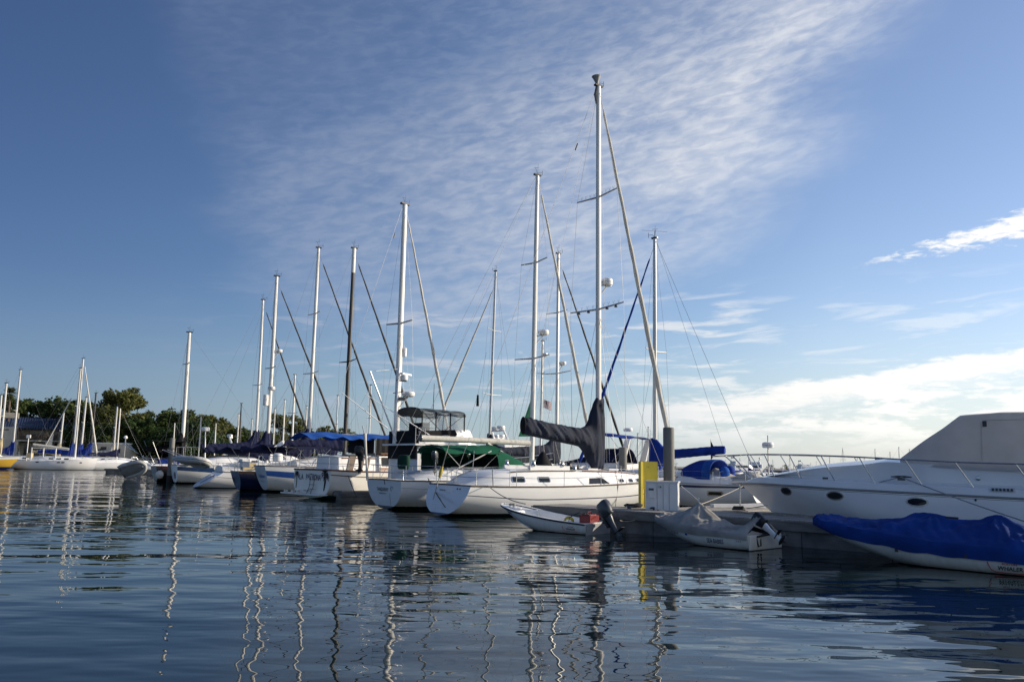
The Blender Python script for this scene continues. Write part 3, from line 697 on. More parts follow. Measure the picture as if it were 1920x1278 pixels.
def tree(kind, label, P, h, seed, lm, spread=0.42, trunk_h=0.35, nl=3800, leaf=0.03, ncl=11, flat=0.8, pale=False, bare=1.0, group='trees along the shore'):
    rd = random.Random(seed); root = thing(kind, label, 'tree', P, rd.random() * 360, group)
    cl = []
    for i in range(ncl):
        a = rd.random() * 6.283; k = rd.random(); rr = spread * math.sqrt(rd.random()) * (.55 + .6 * math.sin(math.pi * (0.18 + .72 * k)))
        cl.append((rr * math.cos(a), rr * math.sin(a), trunk_h + (0.93 - trunk_h) * k, (0.10 + .12 * rd.random()) * (1.2 - .5 * k) * spread / .42))
    cl += [(.02, 0, .84, .15 * spread / .42), (.16 * spread / .42, .1, .76, .16 * spread / .42), (-.17 * spread / .42, -.06, .77, .15 * spread / .42), (0, 0, .5, .25 * spread / .42)]
    cl = [tuple(h * x for x in c) for c in cl]
    crown_mesh(seed, cl, nl, leaf * h, flat).build('crown', lm, root, smooth=False)
    mb = MB(); tr = h * .022
    mb.tube([(0, 0, -.3), (.01 * h, 0, h * trunk_h * .6), (0.0, .012 * h, h * trunk_h), (.01 * h, 0, h * .7)], [tr * 1.5, tr, tr * .8, tr * .3], 8)
    for c in cl[:8]:
        z0 = h * trunk_h * (.7 + .5 * rd.random()); mb.tube([(0, 0, z0), (c[0] * .5, c[1] * .5, z0 + (c[2] - z0) * .65), (c[0], c[1], c[2])], [tr * .55, tr * .38, tr * .12], 6)
    mb.build('trunk', X['trunk_pale'] if pale else X['bark'], root)
    return root
def tree_at(kind, label, px, ytop, D, seed, lm, zb=1.75, **k):
    p = at(px, ytop, D); return tree(kind, label, (p.x, p.y, zb), p.z - zb, seed, lm, **k)
B_ = 'bushy dark evergreen tree '
TR = [('broad_tree', 'broad dark tree right behind the blue tiled roof', 60, 742, 178, 0, .55), ('broad_tree', 'rounded dark tree above the middle of the blue roof', 108, 738, 172, 0, .55),
      ('broad_tree', 'dark tree above the right end of the blue roof', 150, 743, 170, 0, .55), ('broad_tree', 'lower dark tree left of the tallest tree', 188, 758, 165, 0, .55),
      ('pine_tree', 'dense dark pine low to the right of the tallest tree', 262, 782, 152, 2, .6), ('broad_tree', 'wide umbrella shaped tree right of the tallest tree', 318, 762, 162, 0, .6),
      ('broad_tree', 'green bushy tree behind the bare white mast', 352, 784, 150, 2, .62), ('broad_tree', 'dark low tree hiding the end of the lawn', 208, 790, 150, 0, .6),
      ('gum_tree', 'tall olive tree standing behind the radar pole', 384, 770, 172, 1, .45), ('gum_tree', 'olive brown tree left of the dark thin mast', 420, 783, 180, 1, .42), ('pine_tree', 'small pointed conifer beside the dark thin mast', 458, 795, 205, 2, .25),
      ('gum_tree', 'airy olive tree behind the twin white masts', 532, 776, 200, 1, .42), ('gum_tree', 'airy olive tree left of the leaning black furled sail', 556, 790, 205, 1, .4),
      ('gum_tree', 'thin crowned tree between the black furled sail and black mast', 606, 794, 215, 1, .42), ('gum_tree', 'last thin tree just right of the black mast', 648, 798, 222, 1, .38),
      ('broad_tree', 'dark clump of trees behind the navy canopies', 485, 808, 230, 0, .8)]
for i, (kd, lb, px, yt, D, lm, spd) in enumerate(TR):
    gum = kd == 'gum_tree'
    tree_at(kd, lb, px, yt, D, 40 + i, LEAF[lm], spread=spd, trunk_h=.38 if gum else .16, nl=4200 if gum else 7500, leaf=.030 if gum else .036, ncl=15 if gum else 17, flat=.72, pale=gum)
tree_at('gum_tree', 'tallest tree, two pale leaning trunks with a ragged open crown', 231, 722, 158, 91, LEAF[1], spread=.36, trunk_h=.42, nl=6500, leaf=.025, ncl=22, flat=.7, pale=True)
tree_at('gum_tree', 'dark open tree touching the left side of the tallest tree', 214, 728, 160, 92, LEAF[0], spread=.26, trunk_h=.4, nl=3000, leaf=.02, ncl=13, flat=.75)
for i, (px, yt, D, lb) in enumerate(((200, 800, 158, 'dark shrub under the tallest tree'), (246, 806, 160, 'dark shrub mass right of the low white building'), (292, 800, 163, 'dark shrub mass behind the black hull'), (334, 806, 158, 'dark shrub mass behind the bare white mast'), (372, 800, 176, 'dark shrub mass under the olive trees by the radar pole'), (412, 806, 182, 'dark shrub mass left of the dark thin mast'), (452, 812, 195, 'dark shrub mass right of the dark thin mast'), (505, 814, 215, 'dark shrub mass behind the twin white masts'), (575, 818, 225, 'low dark shrub mass left of the black mast'), (20, 800, 175, 'dark shrub mass behind the building, left end'))):
    tree_at('shrub', lb, px, yt, D, 400 + i, LEAF[0 if i % 3 else 2], spread=1.25, trunk_h=.05, nl=4200, leaf=.075, ncl=12, flat=.8, group='shrubs under the trees')
# palm
p = at(19, 738, 160); root = thing('palm_tree', 'fan palm with shaggy crown behind the left end of the building', 'palm tree', (p.x, p.y, 1.75), 0)
hp = p.z - 1.75; mb = MB(); mb.tube([(0, 0, -.2), (.15, 0, hp * .5), (0, 0, hp)], [.32, .24, .22], 9); mb.build('trunk', X['bark'], root)
mb = MB(); rd = random.Random(5)
for i in range(95):
    a = rd.random() * 6.283; e = rd.uniform(-1.15, 1.25); d = Vector((math.cos(a) * math.cos(e), math.sin(a) * math.cos(e), math.sin(e))); L_ = rd.uniform(1.3, 2.1)
    sd_ = d.cross(Vector((0, 0, 1))).normalized(); tip = Vector((0, 0, hp)) + d * L_ + Vector((0, 0, -.35))
    mid = Vector((0, 0, hp)) + d * L_ * .6; c0 = Vector((0, 0, hp)) + d * .25
    for k in (-3, -2, -1, 0, 1, 2, 3):
        q = mid + sd_ * k * .19 + d * (L_ * .4 - abs(k) * .12) + Vector((0, 0, -.2)); mb.add([c0, mid + sd_ * (k - .5) * .1, q, mid + sd_ * (k + .5) * .1], [(0, 1, 2, 3)])
mb.build('crown', LEAF[3], root, smooth=False)
# far shore trees on the right
FT = [(1336, 872), (1362, 875), (1384, 876), (1412, 877), (1446, 874), (1474, 879), (1498, 878), (1190, 868), (1204, 872), (1182, 866), (1530, 880), (1560, 880), (1620, 882), (1690, 884)]
FTL = ['farthest left dark bush of the far right shore, beside the grey dinghy cover', 'dark round tree over the white far houseboat', 'dark bush left of the blue fender ball on the far shore', 'dark bush right of the radar pole on the far shore', 'tallest rounded dark tree on the far right shore', 'dark bush left of the teal roofed far houseboat', 'dark bush over the teal roofed far houseboat', 'dark bush just left of the yellow board on the far shore', 'dark bush hidden behind the yellow board', 'dark bush right of the rear piling on the far shore', 'far dark bush above the middle of the cruiser foredeck', 'far dark bush over the cruiser rail', 'far low bush behind the cruiser cabin', 'far low bush behind the cruiser windscreen']
for i, (px, yt) in enumerate(FT):
    p = at(px, yt, 320 + 6 * i); tree('bush', FTL[i], (p.x, p.y, 1.2), max(2.2, p.z - 1.2), 200 + i, LEAF[0], spread=.9, trunk_h=.1, nl=420, leaf=.08, ncl=7, group='trees on the far right shore')

# ------------------------------------------------------------------ building on the left
X['stucco'] = mat('cream_stucco', (0.60, 0.55, 0.45), 0.9, 0, 0.1, 1.0)
X['tile'] = mat('blue_roof_tile', (0.022, 0.034, 0.085), 0.4, 0, 0.25, 3)
def tile_mat():
    m = X['tile']; N = m.node_tree.nodes; L = m.node_tree.links; b = N['Principled BSDF']
    t = N.new('ShaderNodeTexCoord'); w = N.new('ShaderNodeTexWave'); w.inputs['Scale'].default_value = 0.75; w.bands_direction = 'X'; L.new(t.outputs['Object'], w.inputs['Vector'])
    bp = N.new('ShaderNodeBump'); bp.inputs['Strength'].default_value = 1.0; bp.inputs['Distance'].default_value = .25; L.new(w.outputs['Fac'], bp.inputs['Height']); L.new(bp.outputs[0], b.inputs['Normal'])
tile_mat()
X['wood_dark'] = mat('dark_balcony_wood', (0.09, 0.065, 0.045), 0.8)
X['shade'] = mat('dark_window_glass', (0.02, 0.022, 0.025), 0.1)
D = 152; bl = at(-75, 860, D); br = at(148, 862, D); ang = math.degrees(math.atan2(br.y - bl.y, br.x - bl.x)) + 28
root = thing('waterfront_building', 'two storey cream building with blue tiled roof and a long balcony', 'building', (bl.x, bl.y, 1.75), ang)
Lb = (Vector((br.x, br.y)) - Vector((bl.x, bl.y))).length * 1.15; Hb = 8.0
k = Lb / 223.0                                     # metres per pixel along the front
mb = MB(); mb.box((Lb / 2, 7.5, 2.55), (Lb, 10, 5.7)); mb.build('wall', X['stucco'], root, smooth=False)
mb = MB(); w0, w1 = 76 * k, 121 * k
mb.box(((w0) / 2, .75, 2.5), (w0, 3.6, 5.9)); mb.build('gable_wall', X['stucco'], root, smooth=False)
mb = MB(); mb.slab([[(-.5, -.6, 5.35), (Lb + .6, -.6, 5.35)], [(-.5, 6.5, 7.6), (Lb + .6, 6.5, 7.6)]], (0, 0, .25)); mb.slab([[(-.5, 6.52, 7.6), (Lb + .6, 6.52, 7.6)], [(-.5, 13.2, 5.35), (Lb + .6, 13.2, 5.35)]], (0, 0, .25)); rf = mb.build('roof', X['tile'], root, smooth=False)
mb = MB(); mb.box((w0 + 13.2, 2.6, 6.9), (1.3, 1.2, 1.5)); mb.build('chimney', X['stucco'], rf, smooth=False)
mb = MB(); mb.box((w0 / 2 - 1.5, .4, 7.6), (w0 + 3, 3.0, 1.0)); mb.build('fascia_board', X['seawall'], rf, smooth=False)
mb = MB(); mb.box(((w0 + Lb) / 2, .8, 2.95), (Lb - w0, 3.4, .22)); bal = mb.build('balcony', X['stucco'], root, smooth=False)
mb = MB()
for i in range(46): mb.box((w0 + .15 + i * (Lb - w0 - .3) / 45, -.82, 3.6), (.1, .06, 1.05))
mb.box(((w0 + Lb) / 2, -.82, 4.15), (Lb - w0, .1, .1)); mb.box(((w0 + Lb) / 2, -.78, 3.5), (Lb - w0, .03, .8)); mb.build('railing', X['wood_dark'], bal, smooth=False)
for x in (w0 + 3.2, w0 + 6.8, w0 + 10.2, w0 + 13.4):
    if x < Lb - 1:
        mb = MB(); mb.box((x, 2.47, 4.2), (2.3, .12, 1.5)); wn_ = mb.build('window', X['shade'], root, smooth=False)
        mb = MB(); mb.box((x, 2.42, 5.0), (2.6, .16, .14)); mb.box((x, 2.42, 4.2), (.1, .14, 1.4)); mb.build('frame', X['stucco'], wn_, smooth=False)
for x in (w0 + 2.6, w0 + 6.2, w0 + 12.0):
    mb = MB(); mb.box((x, 2.47, 1.3), (2.6, .12, 2.2)); mb.build('window', X['shade'], root, smooth=False)
for x in (w0 + .2, w0 + 5, w0 + 9.6, Lb - .3):
    mb = MB(); mb.box((x, -.7, 1.3), (.4, .4, 3.0)); mb.build('post', X['stucco'], root, smooth=False)
    mb = MB(); mb.box((x, -.5, 4.15), (.22, .22, 2.3)); mb.build('post', X['wood_dark'], root, smooth=False)
mb = MB(); mb.box((Lb + .9, 3.5, 2.4), (1.8, 4, 5.6)); mb.build('end_wall', X['stucco'], root, smooth=False)
mb = MB(); mb.box((w0 * .5 + 1.5, -1.08, 4.9), (3.0, .04, .22)); mb.build('sign_strip', X['wood_dark'], root, smooth=False)
# low white building
a = at(168, 862, 146); b = at(232, 862, 146)
root = thing('low_building', 'long low white flat roofed building behind blue sail covers', 'building', (a.x, a.y, 1.7), math.degrees(math.atan2(b.y - a.y, b.x - a.x)))
lw = (b - a).length; mb = MB(); mb.box((lw / 2, 2.5, 1.2), (lw, 5, 2.6)); mb.build('wall', X['stucco'], root, smooth=False)
mb = MB(); mb.box((lw / 2, 2.5, 2.62), (lw + .4, 5.4, .22)); mb.build('roof', X['white'], root, smooth=False)
mb = MB(); mb.box((lw * .38, -.03, 1.0), (1.0, .08, 2.0)); mb.build('door', X['shade'], root, smooth=False)
for q in (.6, .8):
    mb = MB(); mb.box((lw * q, -.03, 1.35), (.9, .08, .8)); mb.build('window', X['shade'], root, smooth=False)
# a few promenade lamps and palm trunks in front of the trees
for px, lb in ((232, 'short promenade lamp post beside the low white building'), (430, 'promenade lamp post behind the dark thin mast')):
    p = at(px, 862, 143); q = at(px, 822, 143); root = thing('lamp_post', lb, 'lamp post', (p.x, p.y, 1.7), 0, 'lamp posts on the promenade')
    hh = q.z - 1.7; mb = MB(); mb.tube([(0, 0, 0), (0, 0, hh)], [.12, .08], 8); mb.build('post', X['grey'], root)
    mb = MB(); mb.lathe([(.05, hh), (.3, hh + .05), (.34, hh + .3), (.2, hh + .5), (.02, hh + .55)], (0, 0, 0), 12); mb.build('lamp_head', X['white'], root)
# ------------------------------------------------------------------ floating dock
DA = -40.5                                            # the end dock runs towards the right and the camera
DD = dirv(DA); DN = dirv(DA + 90); DZ = 0.72
D0 = Vector((1.13, 29.89, 0)) - DD * 0.35
def dock(name, label, P, ang, L, w, z=DZ, group='floating docks'):
    o = thing(name, label, 'dock', P, ang, group)
    mb = MB(); mb.box((L / 2, w / 2, z - .03), (L, w, .06)); mb.build('deck', X['plank'], o, smooth=False)
    for y in (-.035, w + .035):
        mb = MB(); x = 0.0
        while x < L:
            l = min(3.6, L - x); mb.box((x + l / 2, y, z - .16), (l - .015, .07, .26)); x += l
        for i in range(int(L / .9)): mb.lathe([(.02, -.012), (.028, 0), (.02, .012)], (i * .9 + .4, y + (-.045 if y < 0 else .045), z - .13), 8, 0, Matrix.Rotation(math.pi / 2, 3, 'X'))
        mb.build('side_board', X['fascia'], o, smooth=False)
    mb = MB(); x = .1
    while x < L - .2:
        l = min(2.4, L - x - .05); mb.box((x + l / 2, w / 2, z - .58), (l - .02, w - .06 - .02 * (int(x) % 2), .58)); x += 2.4
    mb.build('float', X['float'], o, smooth=False)
    mb = MB(); mb.box((-.03, w / 2, z - .16), (.06, w + .1, .26)); mb.build('end_board', X['fascia'], o, smooth=False)
    return o
dock('floating_dock', 'long weathered end dock with the small skiffs tied along it', D0, DA, 24, 2.0)
WK = D0 + DD * 3.9 + DN * 2.1
dock('floating_dock', 'main walkway dock running back from the yellow board', WK, DA + 90, 34, 2.6, DZ - .004).location = WK + DD * 2.6
dock('floating_dock', 'short finger dock beside the blue covered sailboat', WK + DD * 2.75 + DN * .6, DA, 9.5, 3.3, DZ - .008)
def cleat(P, ang, label, r=1.0):
    o = thing('dock_cleat', label, 'cleat', P, ang, 'dock cleats'); mb = MB(); mb.box((0, 0, .03), (.12, .06, .06)); mb.tube([(-.16 * r, 0, .085), (-.06, 0, .07), (.06, 0, .07), (.16 * r, 0, .085)], [.014, .022, .022, .014], 8); mb.build('horn', X['charcoal'], o); return o
def pile(name, label, P, zt, r, group='mooring piles'):
    o = thing(name, label, 'piling', (P[0], P[1], 0), 0, group)
    mb = MB(); mb.lathe([(r, -1.5), (r, zt - .06), (r * .97, zt - .02), (r * .85, zt), (.01, zt + .01)], (0, 0, 0), 28); mb.build('shaft', X['pile'], o, 30)
    mb = MB(); mb.lathe([(r * 1.006, -.1), (r * 1.012, .0), (r * 1.012, .5), (r * 1.004, .62)], (0, 0, 0), 28); mb.build('tide_band', X['rubber'], o); return o
q = W(1255, 951, DZ); pile('piling', 'tall concrete piling rising behind the white dock box', (q.x, q.y), at(1255, 802, q.y / FW.y).z, .2)
q = at(1168, 880, 52); pile('piling', 'grey piling behind the bow of the large white sailboat', (q.x, q.y), at(1168, 838, 52).z, .25)
q = W(317, 905); pile('piling', 'pale piling beside the grey inflatable boat', (q.x, q.y), at(318, 822, q.y / FW.y).z, .22)
# white dock box with the number 14
q = W(1211, 955, DZ); box_ = thing('dock_box', 'white dock utility box marked 14 standing in front of the piling', 'dock box', (q.x, q.y, DZ), DA + 24)
bw, bd_, bh = 1.06, .62, .90
mb = MB(); mb.box((bw / 2, bd_ / 2, bh / 2), (bw, bd_, bh)); mb.build('cabinet', X['box'], box_, smooth=False)
mb = MB(); mb.slab([[(-.03, -.03, bh + .06), (-.03, bd_ + .03, bh + .06)], [(bw + .03, -.03, bh + .06), (bw + .03, bd_ + .03, bh + .06)]], (0, 0, .055)); mb.build('lid', X['box'], box_, smooth=False)
mb = MB()
for x in (.38, .58, .78): mb.box((x, -.004, bh * .5), (.012, .012, bh * .94))
mb.build('trim_batten', X['grey'], box_, smooth=False)
mb = MB(); mb.box((.19, -.03, .57), (.24, .06, .34)); mt = mb.build('meter_panel', X['box'], box_, smooth=False)
mb = MB(); mb.box((.19, -.064, .68), (.17, .01, .07)); mb.build('display', X['charcoal'], mt, smooth=False)
lettering(box_, 'number', '14', .13, X['ink'], frame_matrix((.47, -.006, .72), (1, 0, 0), (0, 0, 1)), xs=.8, bold=.002)
# yellow board on two legs
q = W(1203, 951, DZ); yb = thing('yellow_board', 'bright yellow board on two legs beside the white dock box', 'marker board', (q.x, q.y, DZ), 25)
mb = MB(); mb.box((.34, 0, 1.12), (.64, .09, .98)); mb.build('panel', X['yellow'], yb, smooth=False)
for x in (.045, .16):
    mb = MB(); mb.box((x, .02, .35), (.05, .07, .70)); mb.build('leg', X['yellow'], yb, smooth=False)
mb = MB(); mb.box((-.03, .0, .8), (.09, .16, 1.6)); mb.build('post', X['yellow'], yb, smooth=False)
mb = MB()
for x, z in ((.2, 1.42), (.26, 1.42)): mb.lathe([(.012, -.004), (.012, .004)], (x, -.048, z), 8, 0, Matrix.Rotation(math.pi / 2, 3, 'X'))
mb.build('bolt', X['charcoal'], yb)
a_ = W(1228, 956, DZ) + Vector((0, 0, .03)); mb = MB(); mb.tube([a_ + Vector((-.12, .15, .03)), a_ + Vector((-.03, .02, .05)), a_ + DD * .03 - DN * .14 + Vector((0, 0, -.02)), a_ + DD * .05 - DN * .15 + Vector((0, 0, -.3)), a_ + DD * .10 - DN * .15 + Vector((0, 0, -.5)), a_ + DD * .16 - DN * .15 + Vector((0, 0, -.28)), a_ + DD * .2 - DN * .12 + Vector((0, 0, .0))], .03, 7); tag(mb.build('rope_loop', X['rope_dark'], None), 'black rope loop hanging over the dock edge below the white dock box', 'rope')
# coiled dark rope by the board
q = W(1188, 951, DZ); mb = MB(); pts = []
for i in range(150):
    a = i * .38; r_ = .11 + .10 * abs(math.sin(i * .041)) + .03 * nz(i * .3, 2); pts.append(q + Vector((r_ * 1.5 * math.cos(a), r_ * math.sin(a), .02 + .10 * abs(nz(i * .16, 7)) + .0006 * i)))
mb.tube(pts, .018, 6); tag(mb.build('rope_coil', X['rope_dark'], None), 'tangled dark rope heap beside the yellow board', 'rope coil')
cleat(W(1180, 953, DZ), DA, 'small dark cleat under the rope heap by the yellow board')

# ------------------------------------------------------------------ large white sailboat, charcoal sail cover (nearest of the row)
F = Frame(W(822, 967), 36)
r_ = thing('sailboat', 'nearest large white sailboat with charcoal sail cover and plain speckled transom', 'sailboat', F.P, F.ang, 'sailboats moored stern out in the row')
h = sail_hull(14.1, 4.1, (1.27, 1.66), .78, .5, 1.5, .03, dip=.09)
h.build(r_, [X['hull'], X['ink_navy']], [(.30, .325, 1)])
h.deck(r_, X['deck']); h.rail(r_, X['teak_grey'], .032, 'rub_rail', -.01, .012)
cb, side = cabin(r_, [(.75, 1.0, .8, 1.2, 1.3), (2.0, 1.46, 1.22, 1.22, 1.76), (3.2, 1.62, 1.38, 1.22, 1.84), (6.2, 1.68, 1.42, 1.2, 1.88), (8.6, 1.55, 1.28, 1.2, 1.84), (10.4, 1.2, .95, 1.25, 1.76), (12.0, .55, .4, 1.4, 1.5)], X['white'], crown=.1)
for x0, x1 in ((2.66, 3.22), (3.98, 4.54)): window(r_, rrect(x0, x1, 1.42, 1.62, .06), side, X['steel'], d=.05)
window(r_, [(6.75, 1.34), (6.85, 1.58), (7.6, 1.60), (8.02, 1.36)], side, X['charcoal'], d=.02)
for x0 in (8.75, 9.45, 10.1): window(r_, rrect(x0, x0 + .3, 1.42, 1.56, .05), side, X['steel'], d=.04)
for a, b_ in ((2.6, 6.1), (6.5, 10.2)):
    mb = MB(); pts = [Vector((a + (b_ - a) * k / 8, -(side(a + (b_ - a) * k / 8, 1.8) - .02), smooth_interp(a + (b_ - a) * k / 8, [2, 3.2, 6.2, 8.6, 10.4], [1.80, 1.88, 1.93, 1.89, 1.80]) - .03)) for k in range(9)]
    mb.tube(pts, .028, 6); mb.build('handrail', X['teak'] if a > 5 else X['teak_grey'], r_)
for x in (6.9, 7.9, 9.2): mb = MB(); mb.box((x, -.25, 1.97), (.6, .6, .07)); mb.build('hatch', X['glass'] if x < 7 else X['deck'], r_, smooth=False)
# cockpit coaming, wheel pedestal under black canvas, winches
mb = MB()
for sg in (-1, 1): mb.box((5.0, sg * .95, 1.98), (2.2, .14, .24))
mb.build('cockpit_coaming', X['deck'], r_, smooth=False)
q0 = F.cp(1016, 880); q1 = F.cp(1012, 846)
mb = MB(); rings = []
for k, (hx, hy) in ((0, (.62, .5)), (.25, (.52, .42)), (.6, (.30, .27)), (.88, (.16, .16)), (1, (.05, .05))):
    rings.append([Vector((q0.x + .05 + hx * math.cos(a) + .03 * nz(a * 3, k * 4), hy * math.sin(a), q0.z - .1 + (q1.z - q0.z + .1) * k)) for a in (6.283 * j / 16 for j in range(16))])
mb.loft(rings); mb.build('pedestal_cover', X['cv_dark'], r_, 60)
for x, y in ((4.1, -.98), (5.7, -.98), (6.4, -1.0), (4.1, .98)): winch(r_, (x, y, 2.08 if x < 6 else 1.9), 1.2)
mb = MB(); mb.lathe([(.22, 0), (.24, .05), (.12, .12), (.10, .26), (.16, .3), (.02, .32)], (6.45, -.55, 1.95), 14); mb.build('windlass', X['black'], r_)
mb = MB(); mb.box((6.4, -.5, 1.98), (1.0, .5, .09)); mb.build('rope_bag', X['cv_dark'], r_)
b0 = F.cp(1124, 880); b0.x = 8.72; b0.z = 1.85; t0 = F.cp(1121, 162); t0.x = 8.66
zf = lambda y: (F.cp(1123, y).z - b0.z) / (t0.z - b0.z)
sp_ = [(zf(370), 1.45, .12), (zf(580), 1.9, .15)]
mk = mast(r_, b0, t0, .15, X['mast'], sp_, taper=.9)
for zf_, hw, sw in sp_:                               # small bird spikes on the spreaders
    p = b0 + (t0 - b0) * zf_; mb = MB()
    for sg in (1, -1):
        for k in range(1, 5): c = p + Vector((-sw * k / 5, sg * hw * k / 5, .1)); mb.tube([c, c + Vector((.03, .07, .16))], .008, 4); mb.tube([c, c + Vector((.03, -.07, .16))], .008, 4)
    mb.build('bird_spike', X['mast_alu'], mk)
    for sg in (1, -1):
        for k in ((.35, .7) if hw > 1.6 else ()): mb = MB(); mb.lathe([(.05, -.12), (.09, -.1), (.04, 0)], p + Vector((-sw * k, sg * hw * k, .02)), 8); mb.build('deck_light', X['charcoal'], mk)
c = F.cp(1137, 528); radar(mk, (c.x + .05, 0, c.z), .28, .34, arm=(b0.x + .1, 0, c.z - .25))
# cone shaped hailer at the masthead
mb = MB(); R = Matrix.Rotation(math.radians(-8), 3, 'Y'); mb.lathe([(.05, -.15), (.08, .04), (.17, .26), (.24, .38), (.22, .41), (.15, .37), (.02, .3)], t0 + Vector((-.1, 0, .12)), 16, 0, R); mb.build('masthead_cone', X['grey'], mk)
mb = MB(); mb.tube([t0 + Vector((-.1, 0, .1)), t0 + Vector((-.22, .0, -.5)), t0 + Vector((-.16, 0, -.95))], [.05, .07, .03], 6); mb.build('cable_bundle', X['charcoal'], mk)
shrouds(r_, b0, t0, sp_, 1.9, 1.35, .0, .009)
bm = boom(r_, Vector((4.2, 0, 3.62)), Vector((8.6, 0, 3.3)), .10, X['mast'])
cover(r_, [(4.22, 4.2, 3.5, .15), (4.4, 4.22, 3.44, .22), (5.2, 4.10, 3.32, .26), (6.2, 3.98, 3.18, .29), (7.0, 3.90, 3.08, .31), (7.6, 3.86, 2.98, .33), (7.95, 4.0, 2.68, .33), (8.2, 4.45, 2.2, .31), (8.42, 5.1, 1.98, .29), (8.6, 5.34, 1.95, .27), (8.86, 5.36, 1.95, .25), (9.0, 5.3, 1.97, .13)], X['cv_black'], n=110, k=28, amp=.05, fq=5.5, lean=2.2)
mb = MB(); mb.ell((4.24, 0, 3.84), (.10, .20, .40), 0, 10); mb.build('cover_end', X['cv_dark'], r_)
furled(r_, t0 + Vector((.12, 0, -.35)), Vector((14.0, 0, 1.75)), .10, X['furl'])
wire(r_, [t0 + Vector((-.15, 0, -.1)), Vector((.65, 0, 1.3))], .009, 'backstay')
mb = MB(); p = t0 + (Vector((.65, 0, 1.3)) - t0) * .17; mb.tube([p, p + (Vector((.65, 0, 1.3)) - t0).normalized() * .4], .03, 6); mb.build('insulator', X['black'], r_)
wire(r_, [t0 + Vector((-.1, 0, -.2)), Vector((4.25, 0, 4.1))], .006, 'topping_lift')
wire(r_, [b0 + (t0 - b0) * sp_[1][0], Vector((13.2, 0, 1.7))], .008, 'inner_forestay'); 
for k_ in (.05, -.08, .16): wire(r_, [t0 + Vector((.1, k_, -.25)), Vector((b0.x + .32, k_ * 3, 2.0))], .006, 'halyard')
lifelines(r_, h, [2.6, 5.0, 7.1, 8.4, 9.9, 11.4], .66); pushpit(r_, h, .66, 1.7); pulpit(r_, h)
mb = MB(); p = [(1.6, -1.55, 1.25), (1.55, -1.56, 1.95)]; mb.tube(p, .03, 8); mb.build('boarding_gate_post', X['steel'], r_)
sm = stern_matrix(h); mb = MB(); rd = random.Random(3)
for _ in range(34):
    u, v = rd.uniform(-.9, .7), rd.uniform(-.55, .25); c = sm @ Vector((u, v, .0)); mb.lathe([(.012, 0), (.010, .004)], c, 6, 0, sm.to_3x3())
mb.build('transom_speckle', X['grey'], r_)
mb = MB(); mb.add([sm @ Vector(v) for v in ((-.62, .26, .004), (-.15, .25, .004), (-.15, .30, .004), (-.62, .31, .004))], [(0, 1, 2, 3)]); mb.build('exhaust_slot', X['ink_grey'], r_)
for u in (.72, .92): mb = MB(); mb.lathe([(.035, 0), (.03, .02), (.01, .022)], sm @ Vector((u, .36, 0)), 10, 0, sm.to_3x3()); mb.build('transom_fitting', X['black'], r_)
mb = MB(); mb.tube([(8.1, -(h.surf(8.1, .4) + .02), .1), (8.1, -(h.surf(8.1, 1.2) + .02), 1.25), (8.1, -1.8, 1.95)], .015, 6); mb.build('hanging_rope', X['rope'], r_)
mb = MB(); mb.tube([(10.9, -(h.surf(10.9, .4) + .02), .1), (10.9, -(h.surf(10.9, 1.2) + .02), 1.3), (10.9, -1.3, 1.95)], .013, 6); mb.build('hanging_rope', X['rope'], r_)
HF, HH = F, h
outboard('outboard_motor', 'grey outboard motor stowed on the stern rail of the nearest sailboat', tuple(F.w(F.cp(818, 864, .4))), F.ang + 30, 0, X['charcoal'], X['charcoal'], .72, group='outboards stowed on stern rails', prop=False)
a = F.w(F.cp(843, 828, .35)); b = F.w(F.cp(812, 936, .35)); a2 = a + (b - a) * .43; b2 = a + (b - a) * .62
po = thing('pole', 'long brown pole with yellow float leaning over the stern rail', 'pole', tuple(b)); mb = MB(); mb.tube([Vector(), a - b], [.022, .016], 7); mb.build('shaft', X['rope'], po)
mb = MB(); mb.tube([a2 - b, (a2 + (b2 - a2) * .5) - b, b2 - b], [.04, .085, .05], 10); mb.build('float', X['yellow_dull'], po)

# ------------------------------------------------------------------ second sailboat: green dodger, white rolled boom
F = Frame(W(722, 953), 36)
r_ = thing('sailboat', 'white sailboat with green bimini and thick white boom beside the nearest one', 'sailboat', F.P, F.ang, 'sailboats moored stern out in the row')
h = sail_hull(13.2, 4.0, (1.32, 1.65), .84, -.15, 1.5, -.02, dip=.05)
h.build(r_, [X['hull'], X['teak_grey'], X['ink_grey']], [(0, .03, 1), (.24, .25, 2)]); h.deck(r_, X['deck']); h.rail(r_, X['teak_grey'], .026, 'rub_rail')
cb, side = cabin(r_, [(1.0, 1.1, .9, 1.25, 1.45), (2.2, 1.35, 1.15, 1.25, 1.75), (5.2, 1.5, 1.3, 1.25, 1.9), (9.4, 1.25, 1.0, 1.3, 1.8), (11.2, .6, .45, 1.45, 1.55)], X['white'])
for x0 in (6.0, 7.2, 8.4): window(r_, rrect(x0, x0 + .6, 1.48, 1.68, .06), side, X['steel'])
b0 = F.cp(995, 868); b0.z = 1.8; b0.x = 8.5; t0 = F.cp(1010, 330); t0.x = 8.62
zf = lambda y: (F.cp(1002, y).z - b0.z) / (t0.z - b0.z)
sp_ = [(zf(492), 1.15, .12), (zf(672), 1.5, .15)]
mk = mast(r_, b0, t0, .14, X['mast'], sp_)
c = F.cp(1016, 622); radar(mk, (c.x + .12, 0, c.z), .3, .26, arm=(b0.x + .1, 0, c.z - .3))
shrouds(r_, b0, t0, sp_, 1.85, 1.35, .1)
furled(r_, t0 + Vector((.1, 0, -.3)), Vector((13.1, 0, 1.7)), .08)
